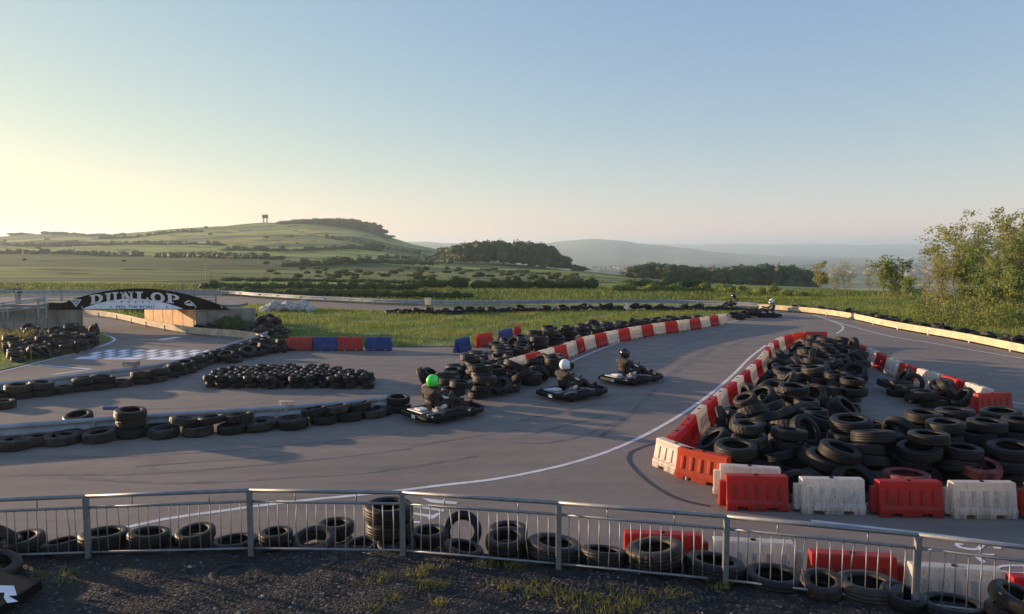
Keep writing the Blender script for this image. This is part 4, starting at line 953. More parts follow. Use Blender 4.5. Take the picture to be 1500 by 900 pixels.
# person beyond the bridge railing
pb = G(27, 449); rt = empty('person', pb, .3); tag(rt, 'person in dark jacket standing behind the left end of the bridge railing', 'person')
J = [((0,0,.92),(.15,.11)),((0,0,1.1),(.14,.1)),((0,0,1.3),(.17,.11)),((0,0,1.43),(.13,.09)),((0,0,1.52),(.05,.05)),((0,0.01,1.60),(.07,.08)),((0,0,1.70),(.075,.09)),
     ((.19,0,1.41),.06),((.27,-.02,1.14),.045),((.22,-.22,1.02),.035),((.17,-.30,1.02),.03),((-.19,0,1.41),.06),((-.27,-.02,1.14),.045),((-.22,-.22,1.02),.035),((-.17,-.30,1.02),.03),
     ((.1,0,.86),.09),((.11,-.01,.48),.065),((.11,.02,.08),.045),((.11,-.13,.04),.04),((-.1,0,.86),.09),((-.11,-.01,.48),.065),((-.11,.02,.08),.045),((-.11,-.13,.04),.04)]
E = [(0,1),(1,2),(2,3),(3,4),(4,5),(5,6),(3,7),(7,8),(8,9),(9,10),(3,11),(11,12),(12,13),(13,14),(0,15),(15,16),(16,17),(17,18),(0,19),(19,20),(20,21),(21,22)]
skin_fig('body', J, E, M['skin'], rt)
JJ = [((0,0,.90),(.18,.14)),((0,0,1.1),(.17,.13)),((0,0,1.3),(.20,.14)),((0,0,1.43),(.15,.11)),((.2,0,1.41),.075),((.28,-.02,1.14),.06),((.225,-.2,1.03),.047),((-.2,0,1.41),.075),((-.28,-.02,1.14),.06),((-.225,-.2,1.03),.047)]
skin_fig('jacket', JJ, [(0,1),(1,2),(2,3),(3,4),(4,5),(5,6),(3,7),(7,8),(8,9)], M['jacket'], rt)
JJ = [((0,0,.93),(.165,.125)),((.1,0,.84),.105),((.11,-.01,.48),.08),((.11,.02,.12),.062),((-.1,0,.84),.105),((-.11,-.01,.48),.08),((-.11,.02,.12),.062)]
skin_fig('trousers', JJ, [(0,1),(1,2),(2,3),(0,4),(4,5),(5,6)], M['trouser'], rt)
m = MB(); m.ball((0, .03, 1.735), (.09, .10, .085), 12, 8); m.build('hair', M['hair'], rt)

# ------------------------------------------------------------------ barriers
def barrier_mesh(L=1.10, Ht=.62):
    m = MB(); h = L / 2
    prof = [(.20,.07),(.20,.15),(.165,.20),(.105,.50),(.095,Ht-.02),(.08,Ht)]
    full = prof + [(-a, b) for a, b in prof[::-1]]
    m.prism(full, lambda a, b, t: (t, a, b), -h, h)
    for x0, x1 in ((-h, -h + .2), (-.17, .17), (h - .2, h)): m.box(((x0 + x1) / 2, 0, .036), (x1 - x0, .396, .072))
    sl = math.atan2(.06, .30)
    for s in (1, -1):
        for k in range(5):
            x = -.40 + k * .2; m.box((x, .142 * s, .35), (.07, .03, .27), (sl * s, 0, 0))
    m.prism([(.06,.10),(.06,.5),(-.06,.5),(-.06,.10)], lambda a, b, t: (t, a, b), -h - .11, -h + .002)
    m.prism([(.09,.05),(.09,.13),(-.09,.13),(-.09,.05)], lambda a, b, t: (t, a, b), -h - .12, -h + .004)
    return m.mesh('barrier')
bmesh_ = barrier_mesh()
def barrier(p, rz, mat, label, group, flip=False, cap=True, sx=1.0, tilt=0):
    rt = empty('barrier', p, rz + (math.pi if flip else 0)); me = BM[mat]; o = bpy.data.objects.new('body', me); C.objects.link(o); o.parent = rt
    b = o.modifiers.new('bevel', 'BEVEL'); b.width = .012; b.segments = 2; b.limit_method = 'ANGLE'; b.angle_limit = R(30)
    c = bpy.data.objects.new('filler_cap', CAPM); C.objects.link(c); c.parent = rt; c.location = (.0, 0, .62)
    rt.scale = (sx, 1, 1); rt.rotation_euler.x = tilt; tag(rt, label, 'barrier', group); return rt
BM = {}
for k in ('bred', 'bwhite', 'borange', 'bblue', 'bsalmon'): q_ = bmesh_.copy(); q_.materials.append(M[k]); BM[k] = q_
m = MB(); m.lathe([(0.0,.0),(.04,.0),(.04,.012),(.0,.016)], 10, closed=False); CAPM = m.mesh('filler_cap'); CAPM.materials.append(M['dark'])
def ang(a, b): return math.atan2(b.y - a.y, b.x - a.x)
NAME = {'bred': 'red', 'bwhite': 'white', 'borange': 'orange', 'bblue': 'blue', 'bsalmon': 'faded red'}
def chain(pxs, cols, labelf, group, step=1.2, flip=False):
    pp = smooth_path([G(*p) for p in pxs], .05); acc = 0; last = pp[0]; start = pp[0]; i = 0; out = []
    for p in pp:
        if (p - start).length >= step:
            c = (p + start) / 2; col = cols[i % len(cols)]
            out.append(barrier(Vector((c.x, c.y, 0)), ang(start, p) + random.uniform(-.04, .04), col, labelf(i, NAME[col]), group, flip)); start = p; i += 1
    return out
random.seed(4)
ORD = ['first', 'second', 'third', 'fourth', 'fifth', 'sixth', 'seventh', 'eighth', 'ninth', 'tenth', 'eleventh', 'twelfth', 'thirteenth', 'fourteenth', 'fifteenth', 'sixteenth', 'seventeenth', 'eighteenth', 'nineteenth', 'twentieth', 'twenty-first', 'twenty-second', 'twenty-third', 'twenty-fourth', 'twenty-fifth', 'twenty-sixth']
chain([(726,559),(760,546),(800,534),(838,521),(850,515),(880,507),(920,498),(970,489),(1020,482),(1072,472)], ['bred', 'bwhite', 'bred', 'bwhite', 'bred', 'bwhite', 'bred', 'bwhite'],
      lambda i, c: f'{c} barrier, {ORD[i]} from the kart end of the far tyre-backed chain', 'barriers along the far tyre heap', 1.16)
chain([(981,681),(1000,661),(1020,636),(1045,613),(1072,589),(1092,570),(1113,548),(1124,531),(1134,520),(1152,510),(1185,504),(1233,506)], ['bred', 'bred', 'bwhite', 'bred', 'bwhite', 'bred', 'bwhite', 'bred', 'bwhite', 'bred', 'bwhite', 'bwhite', 'bred', 'bwhite', 'bred', 'bwhite', 'bred', 'borange'],
      lambda i, c: f'{c} barrier, {ORD[i]} from the near end of the island chain beside the white line', 'barriers round the island', 1.2)
chain([(1254,524),(1280,535),(1300,546),(1340,564),(1380,576),(1415,588),(1440,598),(1460,604)], ['bred', 'bwhite', 'bred', 'bwhite', 'bred', 'bwhite', 'bred', 'bwhite', 'bwhite'],
      lambda i, c: f'{c} barrier, {ORD[i]} from the far end of the chain on the island\'s right side', 'barriers on the right of the island', 1.22)
barrier(G(1452, 607), R(10), 'bsalmon', 'faded red barrier facing the camera at the end of the island\'s right chain', None)
g_ = 'barriers at the front of the island'
barrier(G(990, 691), R(-62), 'bwhite', 'sunlit white barrier left of the orange one', g_, True)
barrier(G(1030, 705), R(-42), 'borange', 'bright orange barrier with dark slots at the island\'s front corner', g_, True)
barrier(G(1097, 729), R(-12), 'bwhite', 'cream barrier half hidden behind the bright red one', g_)
barrier(G(1106, 744), R(-4), 'bred', 'bright red barrier in front of the cream one', g_)
barrier(G(1216, 749), R(-3), 'bwhite', 'white barrier between the two front red ones', g_)
barrier(G(1328, 753), R(-2), 'bred', 'red barrier below the red banded tyre', g_)
barrier(G(1435, 755), R(-1), 'bwhite', 'white barrier right of the front middle red one', g_)
barrier(G(1546, 758), R(0), 'bred', 'red barrier cut by the right picture edge in the island front row', g_)
g_ = 'barriers behind the railing'
def topB(px, py): return G(px, py, .62)
for px, py, rz, c, l in ((970,780,-5,'bred','red barrier behind the railing, leftmost of its row'), (1103,791,-7,'bwhite','white barrier behind the railing, between two red ones'), (1248,810,-8,'bred','red barrier behind the railing at centre right'), (1398,829,-8,'bwhite','cream barrier behind the railing beside the painted letter'), (1548,846,-8,'bred','red barrier behind the railing cut by the picture edge')):
    p = topB(px, py); p.z = 0; barrier(p, R(rz), c, l, g_, True)
g_ = 'barriers by the infield edge'
for px, c, l in ((441,'bsalmon','faded red barrier at the left end of the infield row'), (478,'bblue','blue barrier between two faded red ones by the infield'), (513,'bsalmon','faded red barrier right of the blue one by the infield'), (556,'bblue','blue barrier standing apart at the right of the infield row')):
    barrier(G(px, 513.5), R(random.uniform(-3, 3)), c, l, g_)
chain([(662,519),(690,511),(725,504),(752,498),(762,490)], ['bblue', 'bsalmon', 'bblue', 'bsalmon'], lambda i, c: f'{c} barrier, {ORD[i]} in the row on the lane side of the tyre heap', 'barriers behind the tyre heap', 1.9)

# ------------------------------------------------------------------ tyres
def tyre_mesh(name, Rr, rim, ht, mat, nseg=28, lug=False):
    m = MB(); w2 = ht / 2; nseg = 72 if lug else nseg
    prof = [(rim,-w2*.72),(rim*1.04,-w2*.9),(rim+(Rr-rim)*.45,-w2),(rim+(Rr-rim)*.8,-w2*.93),(Rr*.975,-w2*.74),(Rr*.995,-w2*.5),(Rr*.984,-w2*.44),(Rr*.984,-w2*.36),(Rr,-w2*.3),(Rr,-w2*.08),(Rr*.984,-w2*.03),(Rr*.984,w2*.05),(Rr,w2*.1),(Rr,w2*.3),(Rr*.984,w2*.36),(Rr*.984,w2*.44),(Rr*.995,w2*.5),(Rr*.975,w2*.74),(rim+(Rr-rim)*.8,w2*.93),(rim+(Rr-rim)*.45,w2),(rim*1.04,w2*.9),(rim,w2*.72),
            (rim*1.02,w2*.6),(rim+(Rr-rim)*.5,w2*.72),(Rr*.9,w2*.5),(Rr*.92,0),(Rr*.9,-w2*.5),(rim+(Rr-rim)*.5,-w2*.72),(rim*1.02,-w2*.6)]
    m.lathe(prof, nseg)
    if lug:
        K = len(prof); vv = []
        for i_, p_ in enumerate(m.v):
            k_, a_ = i_ % K, i_ // K
            if 4 <= k_ <= 17 and (a_ + (k_ > 10)) % 3 == 0: q_ = .955; p_ = (p_[0] * q_, p_[1] * q_, p_[2])
            vv.append(p_)
        m.v = vv
    me = m.mesh(name); me.materials.append(mat); return me
TM = {'l': tyre_mesh('tyre', .40, .22, .25, M['rubber_dusty_sunlit'], lug=True), 'm': tyre_mesh('tyre', .40, .255, .21, M['rubber'], lug=True), 't': tyre_mesh('tyre', .40, .245, .24, M['rubber']), 'd': tyre_mesh('tyre', .40, .235, .245, M['rubber_dusty_sunlit']), 'b': tyre_mesh('tyre', .48, .29, .28, M['rubber']), 'k': tyre_mesh('tyre', .23, .115, .2, M['rubber'], 18), 'r': tyre_mesh('tyre', .46, .30, .24, M['rubber_red'])}
RAD = {'l': .40, 'm': .40, 't': .40, 'd': .40, 'b': .48, 'k': .23, 'r': .46}; HT = {'l': .25, 'm': .21, 't': .24, 'd': .245, 'b': .28, 'k': .2, 'r': .24}
TY = []   # (code, x, y, z, rx, ry, rz, scale, label, group)
def T_(code, p, rot, s, label, group=None): TY.append((code, p[0], p[1], p[2], rot[0], rot[1], rot[2], s, label, group))
def rnd(): return random.uniform(0, 6.28)
random.seed(8)
# railing row, one by one: top centre px, width px, stack, base z, tilt x, tilt y, look
RR = [(0,777,44,1,.1,.9,.3,'dusty tyre propped on edge at the left picture edge'),(32,786,58,1,.1,.1,0,'flat tyre with a pale strip on its rim, behind the railing at far left'),(20,803,52,1,.2,.1,.1,'low tyre in the far left corner behind the railing'),(92,790,60,1,.15,.15,0,'tilted tyre just left of the first railing post'),(102,808,56,1,.1,.0,0,'low dark tyre under the tilted one left of the first post'),(152,779,66,1,.0,.08,0,'wide flat tyre right of the first railing post'),(176,799,60,1,.12,.05,0,'thin rimmed tyre lying in front of the wide flat one'),
 (218,779,56,1,.0,.1,0,'tyre with a bright right rim, second from the first post'),(255,796,68,1,.1,-.05,0,'large open tyre midway between the first two posts'),(286,775,54,1,.0,.1,0,'tyre with sunlit right rim at the back of the row, left of the second post'),(343,789,66,1,.1,.05,0,'open tyre right behind the second railing post'),(404,778,46,1,.0,.0,0,'dark tyre with a pale strip right of the second post'),(398,797,52,1,.1,.1,.0,'low tyre below the one with a pale strip'),
 (459,786,64,1,.32,.1,0,'dusty tyre tilted towards the camera beside the two-tyre stack'),(530,795,52,1,.2,0,.1,'shaded tyre wedged between the two-tyre stack and the tall stack'),(580,792,56,1,.12,.1,.0,'sunlit tyre leaning at the foot of the tall stack'),(678,800,60,1,.1,.2,.0,'shadowed tyre lying below the upright leaning tyre'),(742,784,62,1,.1,0,0,'tyre with pale blue rim in front of its twin'),
 (812,792,78,1,.16,.1,.0,'tyre with orange sunlit lip behind the fourth railing post'),(884,805,68,1,.35,-.1,.0,'dark tyre tilted forward left of the red barrier'),(960,800,82,1,.1,.12,0,'large clean tyre in front of the red barrier'),(1047,820,86,1,.16,.12,0,'large tyre behind the fifth railing post'),(1135,840,86,1,.05,.05,0,'large open tyre in front of the white barrier'),(1205,848,60,1,.3,.1,.0,'dark tyre between the two large open ones at right'),(1272,850,92,1,.1,.05,0,'large dusty lipped tyre in front of the red barrier at right'),(1322,866,60,1,.2,.2,0,'black tyre tucked behind the sixth railing post'),(1396,880,92,1,.1,.1,.0,'wide dark tyre in front of the cream barrier'),(1490,868,70,1,.2,-.3,.0,'dusty tyre at the right picture edge behind the railing'),(1505,890,80,1,.1,.1,0,'low dark tyre at the right picture edge')]
for a, b, wpx, nst, tx, ty, dz, lab in RR:
    Yf = fenceY((a - 750) / FPX * 10); dia = wpx * (Yf + .5) / FPX; Y_ = Yf + dia / 2 + .05; p = P(a, b, Y_); code = 'd' if ('dusty' in lab or 'sunlit' in lab or 'orange' in lab) else 't'  # sunlit tyres take the paler dusty rubber, so sunlight is in the colour
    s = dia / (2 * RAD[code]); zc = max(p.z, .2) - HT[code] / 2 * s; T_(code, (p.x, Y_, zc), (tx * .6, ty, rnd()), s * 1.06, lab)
    if zc > .34: T_('t', (p.x + random.uniform(-.05, .05), Y_ + .04, zc - .24 * s), (tx * .5, 0, rnd()), s * .97, 'lower tyre partly hidden in the row along the railing', 'lower tyres of the railing row')
for i in range(46):
    a = random.uniform(-20, 1520); Yf = fenceY((a - 750) / FPX * 10); x_ = (a - 750) / FPX * (Yf + .5)
    T_(random.choice('ttd'), (x_, Yf + random.uniform(.5, .75), random.uniform(.02, .14)), (random.uniform(-.3, .3), random.uniform(-.3, .3), rnd()), random.uniform(.85, 1.0), 'lower tyre partly hidden in the row along the railing', 'lower tyres of the railing row')
for a, b, wpx, nst, labs in ((490,763,60,2,['lower tyre of the two-tyre stack left of the tall stack','upper tyre of the two-tyre stack left of the tall stack']),(569,737,76,4,['bottom tyre of the tall stack by the third railing post','second tyre up in the tall stack by the third railing post','third tyre up in the tall stack by the third railing post','top tyre of the tall stack by the third railing post']),(626,774,62,2,['lower tyre of the neat stack just right of the third post','upper tyre of the neat stack just right of the third post']),(744,769,64,2,['lower tyre of the stack midway between third and fourth posts','upper tyre of the stack midway between third and fourth posts'])):
    z0 = .1; Yf = fenceY((a - 750) / FPX * 10) + .5; s = wpx * Yf / FPX / .8; z1 = z0 + nst * .235; p = G(a, b, z1); z0 += max(0, 0); p.y = max(p.y, Yf); z0 = P(a, b, p.y).z - nst * .235
    for k in range(nst): T_('d' if k == 1 else 't', (p.x + random.uniform(-.02, .02), p.y, z0 + .12 + k * .235), (random.uniform(-.02, .02), random.uniform(-.02, .02), rnd()), s, labs[k])
p = G(676, 775, .5); T_('t', (p.x, p.y + .15, .40), (.95, .1, 0), .78, 'tyre leaning almost upright beside the neat stack')
p = G(343, 838, BZ); T_('d', (p.x, p.y, BZ - .085), (.0, .03, 0), .8, 'thin tyre half buried in the foreground gravel')
p = G(472, 819, BZ); T_('d', (p.x, p.y - .1, BZ - .07), (.03, -.12, 0), .6, 'small worn tyre half buried in gravel right under the railing')
# row in front of the long guard rail
for a, b, nst, lab in ((-30,664,1,None),(22,657,1,'at the left picture edge'),(90,650,1,'below the lone tyre that sits behind the rail'),(146,646,1,'left of the three-tyre stack'),(192,640,3,''),(240,640,1,'right of the three-tyre stack'),(290,637,1,'second to the right of the three-tyre stack'),(340,634,1,'near the middle of the rail'),(378,630,1,'with a pale inner rim, near its middle'),(430,627,1,'below the small white block'),(474,620,1,'between the white block and the rail end'),(510,615,1,'third from the far end of the rail'),(545,610,1,'second from the far end of the rail'),(583,603,2,'')):
    p = G(a, b)
    for k in range(nst):
        l = (f'{["bottom","middle","top"][k]} tyre of the three-tyre stack against the long guard rail' if nst == 3 else f'{["lower","upper"][k]} tyre of the pair at the far end of the long guard rail' if nst == 2 else f'flat tyre by the long guard rail, {lab}' if lab else 'flat tyre against the long guard rail beyond the left edge')
        T_('t' if random.random() < .7 else 'd', (p.x, p.y + .02, .12 + k * .23), (random.uniform(-.06, .06), random.uniform(-.06, .06), rnd()), random.uniform(.9, 1.02), l)
for i, q in enumerate(resample([G(-60,668), G(22,659), G(90,652), G(192,643), G(290,638), G(378,632), G(474,622), G(545,612), G(575,607)], .62)):
    T_(random.choice('ttd'), (q.x, q.y + .32 + random.uniform(-.05, .05), .12 + random.choice([0, 0, .2])), (random.uniform(-.15, .15), random.uniform(-.15, .15), rnd()), random.uniform(.82, .95), 'low tyre tucked between others along the long guard rail', 'tyres tucked along the long guard rail')
p = G(107, 632); T_('t', (p.x, p.y + .25, .3), (.2, 0, 0), .9, 'lone tyre behind the long guard rail on the left')
p = G(215, 627); 
# second row
pp = resample([G(-120,590), G(0,583), G(60,577), G(120,570), G(200,561), G(250,553), G(285,541), G(312,530), G(345,519), G(372,511), G(395,506), G(420,502)], .56)
for i, p in enumerate(pp[:-1]):
    for k in range(2 if i % 3 != 1 else 1):
        T_('t' if random.random() < .7 else 'd', (p.x + random.uniform(-.05, .05), p.y - .42 + random.uniform(-.06, .06), .12 + k * .22), (random.uniform(-.12, .12), random.uniform(-.12, .12), rnd()), random.uniform(.84, .98), 'black tyre in the long second row across the paddock on the left', 'tyres of the second row')
for i in range(16):
    p = G(330 + i * 6.2 + random.uniform(-4, 4), 528 - i * 1.4 + random.uniform(0, 6)); T_('t', (p.x, p.y, random.choice([.12, .3])), (random.uniform(-.4, .4), random.uniform(-.4, .4), rnd()), .9, 'black tyre in the long second row across the paddock on the left', 'tyres of the second row')
p = G(4, 598); T_('d', (p.x, p.y, .12), (0, 0, 0), .9, 'dusty tyre lying alone below the second row at left')
# far rows
def rowt(path, nn, spread, lab, grp, sc_=.88, zz=(.12, .12, .3), off=0):
    pp = smooth_path([G(*q) for q in path], .1)
    for i in range(nn):
        p = pp[int((i + random.random() * .8) / nn * (len(pp) - 1))]
        T_(random.choice('ttd'), (p.x + off + random.uniform(0, spread), p.y + random.uniform(-.25, .25), random.choice(zz)), (random.uniform(-.5, .5), random.uniform(-.5, .5), rnd()), sc_ * random.uniform(.85, 1.1), lab, grp)
rowt([(570,460),(640,461),(700,459),(780,457),(900,455),(1000,455),(1060,456)], 78, .2, 'dark tyre in the long row along the back of the infield', 'tyres behind the infield')
rowt([(1140,455),(1185,459),(1250,468),(1310,482),(1370,493),(1440,506),(1510,520),(1600,540)], 120, 1.3, 'tyre lying behind the pale plank barrier on the right', 'tyres behind the plank barrier', off=.45)
rowt([(1072,469),(1085,465),(1094,461)], 14, .6, 'dark tyre at the pointed far end of the barrier chain', 'tyres at the far end of the chain')
rowt([(290,489),(320,489),(350,491),(372,497)], 16, .4, 'tyre behind the sunlit rail near the bridge', 'tyres behind the sunlit rail', off=.2)
# front-of-island odd ones and small kart tyres
for a, b, z_, code, s, rot, lab in ((1328,690,.5,'r',.93,(.05,0,0),'red banded tyre behind the front middle red barrier'),(1435,676,.55,'r',.9,(.1,.15,0),'tyre with a dull red band at the right of the island front'),(1078,650,.75,'b',.95,(.0,.05,0),'top tyre of the black stack inside the island\'s near left corner'),(1078,650,.48,'b',.95,(.0,.0,0),'middle tyre of the black stack in the island\'s near left corner'),(1078,650,.2,'b',.95,(.0,.0,0),'bottom tyre of the black stack in the island\'s near left corner'),
    (1252,700,.35,'b',.95,(.75,.1,0),'black tyre leaning up behind the gap in the front barriers'),(1172,708,.3,'b',.9,(.65,-.3,0),'tyre leaning against the back of the bright red barrier'),(1385,650,.75,'b',.8,(.3,1.0,0),'tyre standing on edge in the middle of the island front'),(1330,622,.4,'b',.9,(.1,.08,0),'wide tyre with sunlit left lip at the edge of the open tarmac'),(1378,627,.4,'b',.9,(.08,.05,0),'second wide tyre right of the one by the open tarmac'),(1430,633,.3,'b',.9,(.0,.05,0),'third wide tyre along the open tarmac'),(1478,640,.3,'b',.95,(.0,.0,0),'fourth wide tyre along the open tarmac')):
    p = G(a, b, z_); T_(code, (p.x, p.y, z_ - .13), (rot[0], rot[1], rnd() if rot[0] < .3 and rot[1] < .5 else 0), s, lab)
for a, b, z_, rx, ry in ((1120,703,.13,.1,.2),(1152,708,.14,.0,.15),(1100,690,.14,.25,.1),(1140,692,.36,.3,-.2),(1170,690,.3,.2,.3),(1120,682,.4,-.3,.2),(1195,700,.35,.5,.1),(1085,700,.13,0,.1),(1165,716,.14,0,0),(1045,672,.13,0,.1)):
    p = G(a, b); T_('b', (p.x, p.y, z_), (rx, ry, rnd()), random.uniform(.82, .92), 'large black tyre behind the front barriers of the island', 'large tyres at the island front')
for i in range(95):
    a = random.uniform(1270, 1470); b = random.uniform(626, 650) + (a - 1270) * .03; z_ = random.choice([.3, .45, .55]); p = G(a, b, z_)
    T_('k', (p.x, p.y, z_), (random.uniform(-1.3, 1.3), random.uniform(-1, 1), rnd()), random.uniform(.55, .75), 'small slick kart tyre in the jumble at the centre of the island front', 'small kart tyres in the island')
SIMLAB = {'A': ('worn black tyre in the big heap inside the barrier island', 'tyres heaped in the island'), 'B': ('black tyre against the inside of the island\'s right chain', 'tyres along the right chain'), 'C': ('large black tyre behind the front barriers of the island', 'large tyres at the island front'),
 'D': ('black tyre heaped behind the far red and white barrier chain', 'tyres heaped behind the far chain'), 'H': ('black tyre lying on the track side of the far chain near the karts', 'tyres in front of the far chain'), 'E': ('small black tyre in the low pile on the open paddock', 'small tyres piled on the paddock'),
 'F': ('dark tyre in the pile below the left bridge wall', 'tyres piled at the left wall'), 'G': ('tyre in the pile left of the infield barriers', 'tyres left of the infield barriers')}
SIMCODE = {'A': 't', 'B': 't', 'C': 'b', 'D': 't', 'H': 't', 'E': 'k', 'F': 't', 'G': 't'}
